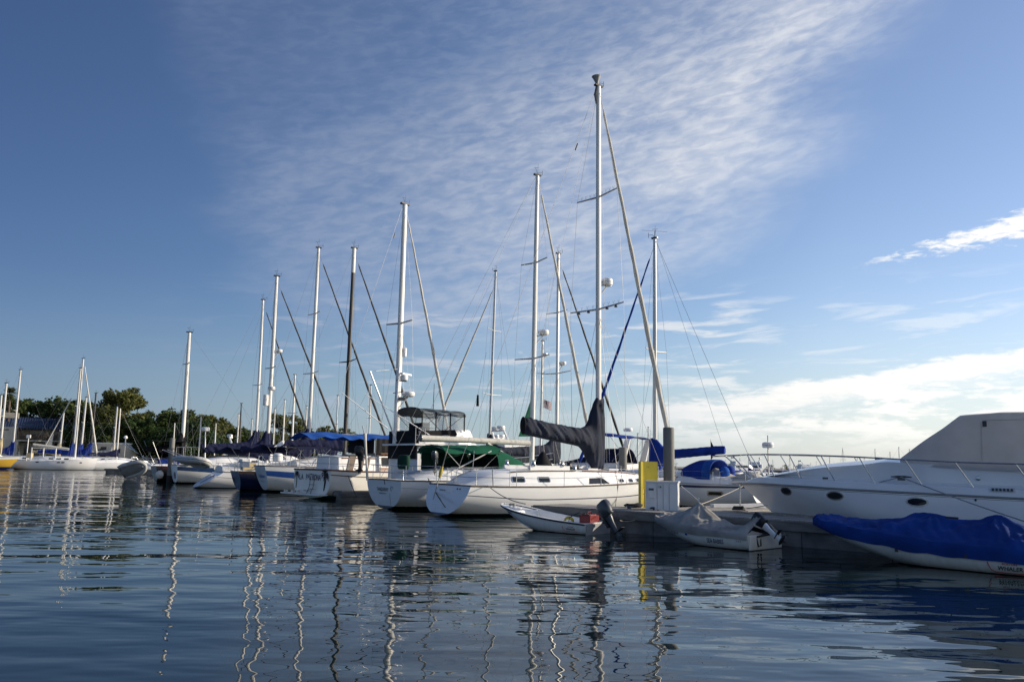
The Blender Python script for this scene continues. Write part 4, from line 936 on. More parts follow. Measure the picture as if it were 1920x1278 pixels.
wire(r_, [t0 + Vector((-.12, 0, -.1)), Vector((.2, .9, 1.4))], .008, 'backstay'); wire(r_, [t0 + Vector((-.12, 0, -.1)), Vector((.2, -.9, 1.4))], .008, 'backstay')
for k_ in (.06, -.09): wire(r_, [t0 + Vector((.1, k_, -.25)), Vector((b0.x + .3, k_ * 3, 1.9))], .006, 'halyard')
bm = boom(r_, Vector((1.75, 0, 3.3)), Vector((8.3, 0, 3.24)), .145, X['furl'])
mb = MB(); mb.lathe([(.15, -.04), (.16, 0), (.12, .05), (.03, .06)], (1.74, 0, 3.3), 14, 0, Matrix.Rotation(-math.pi / 2, 3, 'Y')); mb.build('boom_end', X['charcoal'], bm)
# green bimini and dodger over the cockpit
bo = bimini(r_, 2.35, 5.6, 1.35, 2.72, 2.78, X['cv_green'], crown=.28, zleg=1.45, drop=.1, wr=.03)
rows = []
for i in range(9):
    k = i / 8; x = 5.4 + 2.2 * k; zt = 2.80 - .95 * k ** 1.7
    rows.append([Vector((x + nz(j, i * .7) * .02, 1.42 * math.sin(math.radians(-90 + 11.25 * j)), 1.55 + (zt + .18 - 1.55) * abs(math.cos(math.radians(-90 + 11.25 * j))) ** .55 + nz(i * .9, j * .9, 3) * .05)) for j in range(17)])
mb = MB(); mb.slab(rows, (0, 0, .02)); mb.build('dodger', X['cv_green'], r_, 60)
mb = MB(); mb.slab([[Vector((2.6 + .4 * i, 1.36, 1.5)), Vector((2.6 + .4 * i, 1.33, 2.68))] for i in range(8)], (0, .015, 0)); mb.build('side_curtain', X['cv_dgreen'], r_)
mb = MB(); mb.slab([[Vector((5.5, -1.2 + .3 * i, 1.5)), Vector((5.55, -1.2 + .3 * i, 2.8))] for i in range(9)], (.015, 0, 0)); mb.build('windscreen', X['glass'], r_)
mb = MB(); mb.box((4.2, .7, 1.7), (2.6, .5, .5)); mb.box((4.2, -.75, 1.62), (2.6, .35, .3)); mb.build('cockpit_seat', X['cv_dark'], r_, smooth=False)
mb = MB(); mb.tube([(2.3, -1.2, 1.5), (5.0, -1.3, 2.75)], .03, 7); mb.build('bimini_strut', X['mast'], r_)
mb = MB(); mb.tube([(5.6, -.1, 3.15), (8.3, -.3, 1.8)], .05, 7); mb.build('boom_vang', X['mast'], r_)
lifelines(r_, h, [2.4, 4.0, 5.6, 7.2, 8.8, 10.4], .64, sides=(-1,)); lifelines(r_, h, [2.4, 5.6, 8.8], .64, sides=(1,)); pushpit(r_, h, .66, 1.9, .5); pulpit(r_, h)
mb = MB(); mb.box((3.6, -1.62, 1.72), (.16, .12, .16)); mb.build('stern_light', X['black'], r_)
sm = stern_matrix(h, .62)
lettering(r_, 'name_lettering', 'TANQUERAY', .225, X['ink'], sm @ Matrix.Translation((-.12, .0, .0)), xs=.86, bold=.003)
lettering(r_, 'port_lettering', 'MARINA DEL REY, CA', .085, X['ink'], sm @ Matrix.Translation((-.12, -.14, .0)), xs=.8)
mb = MB(); pts = [sm @ Vector((.78 + .13 * math.cos(a) * (1 - a / 9), .12 + .10 * math.sin(a), .004)) for a in [k * .35 for k in range(15)]]; mb.tube(pts, .012, 4); mb.build('emblem', X['ink_grey'], r_)
mb = MB(); mb.tube([sm @ Vector(v) for v in ((.1, .55, .0), (.15, .30, .0))], .015, 5); mb.build('backstay_plate', X['black'], r_)
mb = MB(); mb.tube([sm @ Vector(v) for v in ((.55, -.1, .0), (.62, -.72, 0), (-.5, -.70, 0))], .008, 4); mb.build('swim_door_seam', X['ink_grey'], r_)
mb = MB(); mb.box((3.9, -(h.surf(3.9, 1.0) + .015), 1.0), (1.1, .03, .05)); mb.build('side_vent', X['white'], r_)
TF, TH = F, h
fender_ball(tuple(W(753, 953) + Vector((.15, -.25, .36))), .26, 'round white fender ball hanging off the quarter of the green bimini sailboat')
q = F.w(F.cp(757, 866, -.9)); o = thing('grill', 'rail grill under a dark green fabric cover on the stern rail', 'grill', (q.x, q.y, q.z), F.ang)
mb = MB(); rings = []
for k, (a_, b_, z) in enumerate(((.30, .2, -.32), (.38, .24, -.2), (.40, .25, .1), (.36, .22, .3), (.2, .12, .33))): rings.append([Vector((b_ * math.cos(t) + .02 * nz(t * 4, k), a_ * math.sin(t), z + .03 * nz(t * 3, k + 5))) for t in (6.283 * j / 18 for j in range(18))])
mb.loft(rings); mb.build('fabric_cover', X['cv_dgreen'], o, 60)
mb = MB(); mb.tube([(0, 0, -.9), (0, 0, -.3)], .022, 6); mb.build('bracket', X['steel'], o)
q = F.w(F.cp(680, 858, .9)); outboard('outboard_motor', 'black outboard motor clamped to the stern rail beside the green covered grill', tuple(q), F.ang - 40, 0, X['black'], X['black'], .95, group='outboards stowed on stern rails')
a = F.w(F.cp(689, 900, .8)); b = F.w(F.cp(684, 812, .8)); mb = MB(); mb.tube([a, a + (b - a) * .5, b], [.06, .05, .07], 8); mb.tube([a + (b - a) * .95, b + Vector((-.12, 0, .35))], .03, 6); tag(mb.build('davit_post', X['mast_alu'], None), 'grey weathered post rising from the stern rail near the black outboard', 'post')

# ------------------------------------------------------------------ motorsailer with palm trees on the transom
F = Frame(W(582, 934), 44)
r_ = thing('motorsailer', 'broad white motorsailer with palm trees painted on its flat transom', 'motor sailer', F.P, F.ang, 'sailboats moored stern out in the row')
h = Hull(13.0, [0, .2, .45, .7, .87, 1], [1.98, 2.1, 2.15, 1.85, 1.0, .03], [1.62, 1.55, 1.55, 1.7, 1.9, 2.15], [.02, -.35, -.5, -.5, -.3, .1], [4.5, 4.2, 3.6, 2.4, 1.6, 1.2], [.42, .42, .45, .55, .75, .9], .02, 1.2)
h.build(r_, [X['hull_green'], X['teak'], X['teak_grey']], [(0, .03, 1), (.15, .185, 2)])
h.deck(r_, X['deck'], .05); h.rail(r_, X['teak'], .05, 'cap_rail', .0, .0)
ca, side = cabin(r_, [(1.0, 1.25, 1.15, 1.5, 2.35), (1.4, 1.28, 1.18, 1.5, 2.38), (3.4, 1.35, 1.22, 1.5, 2.45), (3.6, 1.35, 1.22, 1.5, 2.45)], X['white'], 'aft_cabin', .06)
cb, side2 = cabin(r_, [(3.62, 1.5, 1.35, 1.5, 2.5), (6.5, 1.5, 1.35, 1.5, 2.55), (7.4, 1.45, 1.25, 1.5, 2.4), (9.5, 1.1, .9, 1.55, 2.1)], X['white'], 'cabin', .08)
for x0 in (3.8, 4.9, 6.0): window(r_, rrect(x0, x0 + .95, 1.88, 2.36, .06), side2, X['teak'])
panel(r_, 'teak_side_trim', [(3.66, 1.62), (7.6, 1.62), (7.4, 1.78), (3.66, 1.78)], side2, X['teak'], .02)
panel(r_, 'teak_side_trim', [(1.2, 2.26), (3.5, 2.26), (3.5, 2.33), (1.2, 2.33)], side, X['teak'], .02)
mb = MB(); mb.slab([[(3.6, -1.55, 2.62), (3.6, 1.55, 2.62)], [(7.2, -1.5, 2.66), (7.2, 1.5, 2.66)]], (0, 0, .07)); mb.build('teak_trim', X['teak'], r_, smooth=False)
# wooden ladder boards on the aft cabin
for x0, w_ in ((1.45, .42), (2.35, .12), (2.75, .12)):
    a_ = [(x0, 1.58), (x0 + w_, 1.58), (x0 + w_ + .25, 2.40), (x0 + .25, 2.40)]; panel(r_, 'teak_ladder_board', a_, side, X['teak_grey'], .03)
panel(r_, 'teak_ladder_board', [(2.46, 1.92), (2.9, 1.92), (2.93, 2.0), (2.49, 2.0)], side, X['teak_grey'], .028)
mb = MB(); mb.box((1.9, -.9, 2.46), (.7, .6, .1)); mb.build('hatch', X['charcoal'], r_, smooth=False)
# dark canvas enclosure and blue awning over the boom
for x0, x1, yy in ((3.3, 5.0, -1.35), (5.2, 8.2, -1.4)):
    rows = [[Vector((x0 + (x1 - x0) * i / 16, yy + .03 * math.sin(i * 1.7) + .02 * nz(i, 2), 2.62 + .84 * j / 4)) for j in range(5)] for i in range(17)]
    mb = MB(); mb.slab(rows, (0, .02, 0)); mb.build('canvas_curtain', X['cv_dark'], r_, 60)
mb = MB(); mb.slab([[Vector((3.25, -1.35 + .27 * i, 2.6)), Vector((3.25, -1.35 + .27 * i, 3.45))] for i in range(11)], (.02, 0, 0)); mb.build('canvas_curtain', X['cv_dark'], r_)
mb = MB(); mb.box((6.7, -1.42, 3.46), (3.1, .06, .05)); mb.build('awning_rail', X['teak'], r_, smooth=False)
for x in (3.3, 5.1, 8.2): mb = MB(); mb.tube([(x, -1.42, 2.5), (x, -1.42, 3.46)], .022, 6); mb.build('awning_post', X['steel'], r_)
rows = []
for i in range(31):
    x = -.9 + 7.0 * i / 30; pk = 3.72 + .45 * max(0, (x - 4.6) / 1.6) ** 2 + .05 * math.sin(x * 2)
    rows.append([Vector((x, 1.15 * (j / 8), pk - (.22 + .14 * abs(math.sin(x * 2.6))) * abs(j / 8) ** 1.4 + .07 * nz(x * 2.2, j * .6, 4) * abs(j / 8))) for j in range(-8, 9)])
mb = MB(); mb.slab(rows, (0, 0, .02)); mb.build('awning', X['cv_light'], r_, 60)
b0 = F.cp(743, 820); b0.z = 2.5; t0 = F.cp(757, 383); t0.x = b0.x
zf = lambda y: (F.cp(750, y).z - b0.z) / (t0.z - b0.z); sp_ = [(zf(606), 1.35, .1)]
mk = mast(r_, b0, t0, .20, X['mast'], sp_, taper=.8)
mb = MB(); c = F.cp(753, 660); mb.lathe([(.05, -.3), (.13, -.28), (.14, .25), (.06, .3)], (b0.x + .32, -.1, c.z), 12); mb.build('radar_reflector', X['white'], mk)
shrouds(r_, b0, t0, sp_, 1.8, 1.7, .1); a_ = t0 + Vector((.15, 0, -.5)); furled(r_, a_, a_ + (F.cp(831, 758) - a_) * 1.24, .085)
wire(r_, [t0 + Vector((-.15, 0, -.05)), Vector((.1, 0, 1.7))], .009, 'backstay'); mb = MB(); p = t0 + (Vector((.1, 0, 1.7)) - t0) * .12; mb.tube([p, p + Vector((-.1, 0, -.35))], .035, 6); mb.build('insulator', X['grey'], r_)
boom(r_, Vector((-.4, 0, 3.6)), Vector((5.2, 0, 3.62)), .09, X['mast_alu'])
sm = stern_matrix(h, .55)
rd = random.Random(8); X_ = -1.25
for ch in 'LA PATRONA':
    if ch != ' ': lettering(r_, 'name_lettering', ch, .46, X['ink_navy'], sm @ Matrix.Translation((X_, .16 + rd.uniform(-.03, .03), .0)) @ Matrix.Rotation(rd.uniform(-.12, .12), 4, 'Z'), xs=.74, bold=.004)
    X_ += .235
lettering(r_, 'port_lettering', 'MARINA DEL REY, CA', .10, X['ink'], sm @ Matrix.Translation((-.4, -.50, 0)), xs=.8)
def palm(u, v, s, n):
    mb = MB()
    for du, ph, sc_ in ((-.02, .0, 1.0), (.14, .12, .8))[:n]:
        top = Vector((u + du + .06 * sc_, v + .62 * s * sc_, 0)); bse = Vector((u + .02, v, 0))
        mb.tube([sm @ (bse + (top - bse) * k + Vector((.03 * math.sin(3 * k), 0, .004))) for k in (0, .33, .66, 1)], .016 * s, 5)
        for k in range(9):
            a = math.radians(-25 + k * 29); d = Vector((math.cos(a), math.sin(a), 0)); L_ = .26 * s * sc_
            mb.tube([sm @ (top + Vector((0, 0, .004))), sm @ (top + d * L_ * .6 + Vector((0, .03, .004))), sm @ (top + d * L_ + Vector((0, -.07 * s, .004)))], [.012 * s, .022 * s, .004], 5)
    for k in range(0): a = math.radians(20 + 28 * k); mb.tube([sm @ Vector((u + .02, v - .02, .004)), sm @ Vector((u + .02 + .16 * s * math.cos(a), v + .12 * s * math.sin(a), .004))], [.015, .022, ][:2], 5)
    mb.build('palm_drawing', X['ink'], r_)
palm(1.35, -.42, 1.5, 2); palm(-1.68, -.36, 1.2, 1)
mb = MB()
for u in (.0, .42): mb.tube([sm @ Vector((u, .42, .05)), sm @ Vector((u, -.2, .10)), sm @ Vector((u - .28, -.72, .14))], .018, 6)
for v in (.16, -.12, -.36): mb.tube([sm @ Vector((-.08, v, .10)), sm @ Vector((.5, v, .10))], .018, 6)
mb.build('boarding_ladder', X['charcoal'], r_)
mb = MB(); mb.box((-.32, .25, .26), (.62, 4.1, .07)); pf = mb.build('swim_platform', X['white'], r_, smooth=False)
for y in (1.9, 1.1, .55): mb = MB(); mb.box((-.5, y, .34), (.16, .2, .22)); mb.build('platform_bracket', X['mast_alu'], pf)
mb = MB(); z_ = 1.62
for sg in (-1, 1):
    for f in (.35, .7): mb.tube([(3.3, sg * 2.0, z_ + f), (.5, sg * 1.9, z_ + f), (.12, sg * 1.6, z_ + f), (.1, 0, z_ + f)], .016, 6)
    for x, y in ((.12, 1.6), (1.2, 1.92), (2.4, 1.98)): mb.tube([(x, sg * y, z_ - .05), (x, sg * y, z_ + .7)], .016, 6)
mb.build('stern_rail', X['steel'], r_)
LF, LH = F, h
# ------------------------------------------------------------------ flybridge yacht between them
F = Frame((-7.6, 43.4, 0), 36)
r_ = thing('flybridge_yacht', 'white flybridge motor yacht with dark canvas and clear curtains, behind the green bimini', 'motor yacht', F.P, F.ang)
h = Hull(12.8, [0, .2, .45, .7, .87, 1], [1.85, 1.95, 2.0, 1.75, 1.05, .03], [1.2, 1.25, 1.4, 1.65, 1.9, 2.1], [-.1, -.4, -.5, -.5, -.3, .1], [4.5, 4.2, 3.6, 2.4, 1.5, 1.1], [.42, .42, .45, .6, .85, 1.0], .0, 1.6)
for o in (h.build(r_, [X['hull_clean']]), h.deck(r_, X['deck'], .05), h.rail(r_, X['white'], .04, 'rub_rail')): o.location.x = 2.4
cb, side = cabin(r_, [(2.3, 1.62, 1.55, 1.2, 3.05), (5.4, 1.62, 1.5, 1.25, 3.05), (6.6, 1.55, 1.25, 1.4, 2.7), (8.2, 1.35, 1.0, 1.6, 1.95), (10.2, .8, .5, 1.7, 1.78)], X['white'], 'saloon', .08)
for a_ in ([(2.75, 1.75), (3.05, 2.72), (4.3, 2.72), (4.3, 1.75)], [(4.45, 1.75), (4.45, 2.72), (5.6, 2.6), (6.3, 1.9), (6.2, 1.75)]): window(r_, a_, side, X['white'], d=.03)
panel(r_, 'life_ring_mark', rrect(2.56, 2.72, 2.3, 2.6, .07), side, X['charcoal'], .03)
mb = MB(); mb.slab([[(2.0, -1.85, 3.1), (2.0, 1.85, 3.1)], [(5.9, -1.75, 3.12), (5.9, 1.75, 3.12)]], (0, 0, .09)); mb.build('flybridge_deck', X['white'], r_, smooth=False)
fb, fs = cabin(r_, [(2.35, 1.6, 1.6, 3.12, 3.72), (3.9, 1.6, 1.55, 3.12, 3.8), (5.6, 1.45, 1.3, 3.12, 3.95), (6.5, 1.1, .6, 3.0, 3.3)], X['white'], 'flybridge', .08)
panel(r_, 'canvas_wrap', [(2.4, 3.2), (2.4, 3.76), (4.6, 3.9), (4.75, 3.65), (4.2, 3.25)], fs, X['cv_dark'], .03)
mb = MB(); mb.slab([[Vector((2.3, -1.62 + .36 * i, 3.1)), Vector((2.3, -1.62 + .36 * i, 3.8))] for i in range(10)], (.03, 0, 0)); mb.build('canvas_wrap', X['cv_dark'], r_)
mb = MB(); mb.slab([[Vector((2.24, -1.55 + .31 * i, 2.3)), Vector((2.24, -1.55 + .31 * i, 3.02))] for i in range(11)], (.03, 0, 0)); mb.build('aft_curtain', X['cv_dark'], r_)
bimini(r_, 2.5, 5.3, 1.5, 4.86, 4.78, X['cv_slate'], crown=.22, zleg=3.8, drop=.12, th=.05, frm=X['charcoal'])
mb = MB()
for sg in (-1, 1): mb.slab([[Vector((2.55 + .35 * i, sg * 1.5, 3.8)), Vector((2.55 + .35 * i, sg * 1.48, 4.78))] for i in range(9)], (0, .004, 0))
mb.slab([[Vector((5.3, -1.4 + .4 * i, 3.9)), Vector((5.15, -1.4 + .4 * i, 4.8))] for i in range(8)], (.004, 0, 0)); mb.build('clear_curtain', X['vinyl'], r_)
mb = MB()
for x in (2.55, 3.4, 4.3, 5.2): mb = MB(); mb.box((x, -1.5, 4.3), (.06, .03, .96)); mb.build('curtain_seam', X['cv_dark'], r_, smooth=False)
mb = MB(); mb.box((3.3, .1, 4.0), (.5, 1.4, .5)); mb.build('helm_seat', X['cv_dark'], r_)
mb = MB()
for z0 in (3.42, 3.56): mb.tube([(5.0 + .09 * i, -(fs(5.0 + .09 * i, z0) + .012), z0 + .045 * math.sin(i * 2.3) + .03 * (i % 3)) for i in range(9)], .012, 4)
mb.build('script_emblem', X['ink_grey'], r_)
mx = 1.75; mb = MB(); mb.tube([(mx, 0, 3.1), (mx + .12, 0, 7.25)], [.10, .07], 10); rm = mb.build('radar_mast', X['white'], r_)
c = F.cp(768, 738); radar(rm, (mx + .75, 0, F.cp(766, 738).z), .36, .24, arm=(mx + .06, 0, F.cp(766, 748).z - .2))
mb = MB(); zz = F.cp(765, 706).z; mb.lathe([(.2, -.2), (.22, -.05), (.2, .05), (.1, .06)], (mx + .45, 0, zz), 12); mb.box((mx + .55, 0, zz + .12), (.95, .16, .1), 0, Matrix.Rotation(.5, 3, 'Z')); mb.build('open_array_radar', X['white'], rm)
mb = MB(); mb.tube([(mx, 0, zz - .25), (mx + .6, 0, zz - .25)], .04, 6); mb.box((mx + .2, -.25, F.cp(750, 748).z), (.3, .2, .18)); mb.tube([(mx + .1, -.5, zz - .9), (mx + .1, .5, zz - .9)], .025, 6); mb.build('light_bar', X['charcoal'], rm)
top = F.cp(694, 696, -.4); mb = MB(); mb.tube([(mx - .1, -.4, 3.2), top], [.05, .04], 8); mb.tube([top, (mx + .12, 0, 7.1)], .012, 5); mb.tube([top, (-.1, -.4, 2.4)], .012, 5); mb.build('derrick_boom', X['white'], r_)
for a_, b_ in (((684, 738), (805, 815)), ((640, 735), (727, 803))):
    mb = MB(); mb.tube([F.cp(*a_, -1.6), F.cp(*b_, -1.6)], [.012, .03], 6); mb.build('fishing_rod', X['white'], r_)
mb = MB(); mb.tube([(4.8, 1.2, 4.9), (4.85, 1.25, 6.6)], [.03, .015], 6); mb.build('whip_aerial', X['charcoal'], r_)
mb = MB()
for f in (.4, .8): mb.tube([(2.02, -1.8, 3.12 + f), (3.2, -1.75, 3.12 + f)], .016, 6); mb.tube([(6.2, -1.75, 1.6 + f * .9), (9.5, -1.3, 1.8 + f * .9), (12.6, 0, 2.1 + f * .9)], .016, 6)
for x, y, z in ((2.02, 1.8, 3.1), (2.6, 1.78, 3.1), (6.3, 1.74, 1.6), (8, 1.6, 1.7), (10, 1.2, 1.85)): mb.tube([(x, -y, z), (x, -y, z + .8)], .016, 6)
mb.build('hand_rail', X['steel'], r_)
# ------------------------------------------------------------------ rest of the row towards the left
def row_boat(label, P, L, B, zs, hullm, stripes, hm, rake, ov, mast_px, spr, cov=None, furl=None, cabz=.5, trim='teak_grey', bt=.66, spar='mast', dip=.06, mr=.12, ang=36, group='sailboats moored stern out in the row', rig=True, base_z=None, name='sailboat', zb0=.03, hullwid=.42, det=True):
    F = Frame(P, ang); r_ = thing(name, label, 'sailboat', F.P, F.ang, group)
    h = sail_hull(L, B, zs, bt, rake, ov, zb0, dip=dip, wid=hullwid); h.build(r_, hm, stripes); h.deck(r_, X['deck']); h.rail(r_, X[trim], .03, 'toe_rail')
    zc = (zs[0] + zs[1]) / 2; hb = B / 2
    cb, side = cabin(r_, [(L * .14, hb * .55, hb * .45, zc - .15, zc + .2), (L * .3, hb * .72, hb * .6, zc - .15, zc + cabz), (L * .62, hb * .66, hb * .52, zc - .1, zc + cabz * .95), (L * .8, hb * .3, hb * .2, zc, zc + .15)], X['white'])
    for k in (.38, .47, .56): window(r_, rrect(L * k, L * k + .5, zc + .12, zc + .3, .05), side, X['steel'])
    (bx, by), (tx, ty) = mast_px
    b0 = F.cp(bx, by); t0 = F.cp(tx, ty); bx_ = (b0.x + t0.x) / 2; b0 = Vector((bx_, 0, base_z or zc + cabz)); t0.x = bx_ + (t0.x - bx_) * .5
    zf = lambda y: (F.cp((bx + tx) / 2, y).z - b0.z) / (t0.z - b0.z)
    sp_ = [(zf(y), hw, .1) for y, hw in spr]; mk = mast(r_, b0, t0, mr, X[spar], sp_)
    shrouds(r_, b0, t0, sp_, hb * .92, zc, .1)
    wire(r_, [t0, Vector((.2, 0, zs[0]))], .008, 'backstay')
    for k_ in (.07, -.09): wire(r_, [t0 + Vector((.1, k_, -.2)), Vector((bx_ + .34, k_ * 4, b0.z + .2))], .006, 'halyard')
    if furl: furled(r_, t0 + Vector((.12, 0, -.5)), Vector((L - .15, 0, zs[1] + .1)), furl[1], X[furl[0]])
    else: wire(r_, [t0, Vector((L - .1, 0, zs[1]))], .008, 'forestay')
    zb = b0.z + .75
    if cov:
        cl, m = cov
        boom(r_, Vector((bx_ - cl, 0, zb + .05)), Vector((bx_ - .1, 0, zb - .05)), .09, X['mast_alu'])
        cover(r_, [(bx_ - cl - .05, zb + .35, zb - .05, .12), (bx_ - cl * .6, zb + .5, zb - .15, .2), (bx_ - 1.2, zb + .62, zb - .28, .26), (bx_ - .55, zb + 1.0, zb - .5, .27), (bx_ - .2, zb + 1.7, zb - .6, .24), (bx_ + .2, zb + 1.75, zb - .6, .15)], X[m], amp=.05)
    if det:
        lifelines(r_, h, [L * k for k in (.22, .36, .5, .64, .78)], .62, sides=(-1,)); lifelines(r_, h, [L * k for k in (.22, .5, .78)], .62, sides=(1,))
        pushpit(r_, h, .64, 1.5); pulpit(r_, h)
    return F, r_, h, b0, t0, side
# white boat with broad blue band
F, r_, h, b0, t0, side = row_boat('white sailboat with a broad blue band, black mast and blue stern lettering', W(497, 922), 12.4, 3.7, (1.72, 1.9), None,
    [(.19, .40, 1)], [X['hull'], X['blue']], -.5, 1.4, ((645, 822), (665, 466)), [(678, 1.35)], None, ('spar_dark', .08), spar='spar_dark', mr=.15, bt=.55, zb0=.1)
mb = MB(); d = t0 - b0; mb.tube([b0 + d * .88, t0 + d * .001], [.158, .15], 12, 0, .75); mb.build('mast_top', X['mast'], r_)
sm = stern_matrix(h, .52); lettering(r_, 'name_lettering', 'Pathfinder', .34, X['ink_blue'], sm @ Matrix.Translation((.05, .0, 0)), xs=.78, bold=.008); lettering(r_, 'port_lettering', 'MARINA DEL REY', .09, X['ink_grey'], sm @ Matrix.Translation((.05, -.28, 0)))
panel(r_, 'stern_port', rrect(2.0, 3.1, 1.5, 1.62, .03), lambda x, z: h.surf(x, z), X['charcoal'], .012)
bimini(r_, 1.6, 4.0, 1.2, 2.9, 2.95, X['cv_navy'], zleg=1.8); boom(r_, Vector((1.2, 0, 3.1)), Vector((5.3, 0, 3.1)), .09, X['mast_alu'])
cover(r_, [(1.15, 3.4, 3.0, .12), (2.5, 3.5, 2.95, .2), (4.2, 3.55, 2.9, .24), (5.1, 3.6, 2.8, .22), (5.4, 3.6, 2.8, .12)], X['cv_navy'], amp=.05)
mb = MB(); mb.lathe([(.12, 0), (.3, .05), (.34, .3), (.3, .55), (.12, .6)], (.5, -.6, 1.95), 14, 0, Matrix.Identity(3)); mb.build('life_ring_case', X['white'], r_)
PF, PH = F, h
# navy hull with varnished rail
F, r_, h, b0, t0, side = row_boat('navy blue hulled sailboat with varnished brown cap rail', W(447, 919), 12.2, 3.5, (1.28, 1.6), None, [(0, .10, 1)], [X['hull_navy'], X['teak']], -.35, 1.6,
    ((580, 822), (597, 465)), [(588, 1.1), (700, 1.4)], (4.8, 'cv_navy'), ('spar_dark', .075), trim='teak', bt=.5, base_z=1.9, mr=.13)
for x in (1.9, 2.5, 3.1): mb = MB(); mb.slab([[(x, -1.1, 3.0), (x + .55, -1.0, 3.42)], [(x + .38, -1.1, 3.0), (x + .93, -1.0, 3.42)]], (0, 0, .03)); mb.build('striped_awning_panel', X['white'], r_, smooth=False)
bimini(r_, 1.4, 4.2, 1.2, 3.0, 3.05, X['cv_navy'], zleg=1.5)
mb = MB(); mb.box((.2, -.3, 1.85), (.5, .6, .55)); mb.build('stern_locker', X['white'], r_)
mb = MB(); mb.box((.7, .4, 1.6), (.9, .5, .5)); mb.build('crate', X['cv_sand'], r_)
# white boat with long sloping transom
F, r_, h, b0, t0, side = row_boat('white sailboat with a long sloping sugar scoop transom', W(362, 914), 12.4, 3.7, (1.15, 1.5), None, [(.3, .33, 1)], [X['hull_clean'], X['ink_grey']], 1.75, 1.3,
    ((505, 820), (518, 518)), [(690, 1.2)], (4.6, 'cv_navy'), ('spar_dark', .075), bt=.7, mr=.15)
c = F.cp(521, 657); radar(r_, (c.x + .1, 0, c.z), .26, .22, arm=(b0.x + .08, 0, c.z - .2)); c = F.cp(508, 727); radar(r_, (c.x + .05, 0, c.z), .28, .26, arm=(b0.x + .08, 0, c.z - .2))
mb = MB(); c = F.cp(501, 750); mb.lathe([(.05, -.45), (.2, -.4), (.2, .4), (.05, .45)], (b0.x - .35, 0, c.z), 12); mb.build('radar_reflector', X['white'], r_)
bimini(r_, 2.2, 4.9, 1.2, 2.85, 2.95, X['cv_navy'], zleg=1.4)
sm = stern_matrix(h, .45); mb = MB(); mb.tube([sm @ Vector(v) for v in ((.3, .7, .02), (.2, -.4, .03))], .02, 5); mb.tube([sm @ Vector(v) for v in ((.55, .6, .02), (.1, .45, .02))], .02, 5); mb.build('boarding_ladder', X['charcoal'], r_)
# white boat with dark blue band, inflatable on its davits
F, r_, h, b0, t0, side = row_boat('white sailboat with a dark blue band carrying a grey inflatable on its stern', W(328, 906), 12.6, 3.7, (1.55, 1.8), None, [(.10, .30, 1)], [X['hull'], X['dkblue']], -.2, 1.4,
    ((488, 815), (490, 562)), [(722, 1.3)], (4.6, 'cv_navy'), ('spar_dark', .075), bt=.55, mr=.12)
mb = MB(); sm = stern_matrix(h, .42); mb.lathe([(.30, 0), (.30, .01), (.16, .012), (.14, .0)], sm @ Vector((.1, 0, 0)), 18, 0, sm.to_3x3()); mb.build('emblem', X['ink_grey'], r_)
panel(r_, 'stern_port', rrect(2.6, 3.9, 1.2, 1.5, .05), lambda x, z: h.surf(x, z), X['white'], .014); panel(r_, 'stern_port', rrect(2.75, 3.75, 1.28, 1.42, .03), lambda x, z: h.surf(x, z), X['glass'], .02)
a = F.cp(384, 868, -.9); b = F.cp(385, 806, -.9); mb = MB(); mb.tube([a, b], [.06, .05], 8); rp = mb.build('radar_pole', X['mast_alu'], r_); radar(rp, b + Vector((0, 0, .1)), .34, .32)
mb = MB()
for x in (0.2, 1.4):
    for sg in (-1, 1): mb.tube([(x, sg * 1.1, 1.6), (x, sg * 1.1, 3.0)], .022, 6)
    mb.tube([(x, -1.1, 3.0), (x, 1.1, 3.0)], .022, 6)
for sg in (-1, 1): mb.tube([(.2, sg * 1.1, 3.0), (1.4, sg * 1.1, 3.0)], .022, 6); mb.tube([(.2, sg * .8, 2.3), (-1.0, sg * .8, 2.75)], .03, 6)
mb.build('stern_arch', X['steel'], r_)
BS = F
def inflatable(label, P, ang, L, B, roll=0.0, pitch=0.0, r=.21, stripe=True):
    o = thing('inflatable_boat', label, 'inflatable', P, 0, 'grey inflatables hung over the water'); o.rotation_euler = (math.radians(roll), math.radians(pitch), math.radians(ang))
    pts = [Vector((-L / 2, -B / 2, 0)), Vector((L * .12, -B / 2, 0)), Vector((L * .32, -B * .43, .05)), Vector((L * .45, -B * .22, .12)), Vector((L * .49, 0, .15)), Vector((L * .45, B * .22, .12)), Vector((L * .32, B * .43, .05)), Vector((L * .12, B / 2, 0)), Vector((-L / 2, B / 2, 0))]
    dense = []
    ts = list(range(len(pts)))
    for i in range(49):
        t = i / 48 * (len(pts) - 1); dense.append(Vector([smooth_interp(t, ts, [p[k] for p in pts]) for k in range(3)]))
    rr = [r * (.35 if i in (0, 48) else .8 if i in (1, 47) else 1) for i in range(49)]
    mb = MB(); mb.tube(dense, rr, 14); tb = mb.build('side_tube', X['hypalon'], o)
    out = [p + (Vector((p.x * .2, p.y, 0)).normalized() * r * .99) for p in dense[2:-2]]; mb = MB(); mb.tube(out, .025, 5); mb.build('rubbing_strake', X['charcoal'], tb)
    mb = MB(); mb.slab([[Vector((-L * .46 + .9 * L * i / 10, (B / 2 - .02) * (1 if i < 6 else (1 - ((i - 5) / 5.6) ** 2)) * s, -.10 - .12 * (1 - abs(s)) + .1 * (i / 10) ** 3)) for s in (-1, -.5, 0, .5, 1)] for i in range(11)], (0, 0, .02)); mb.build('floor', X['grey'], o)
    mb = MB(); mb.box((-L * .40, 0, 0), (.05, B - r * 1.6, .40)); mb.build('transom', X['charcoal'], o); return o
q = at(362, 866, 66.5); inflatable('grey inflatable boat slung across the stern of the blue banded sailboat', tuple(q), 36 - 74, 3.4, 1.6, -16, 2, .27)
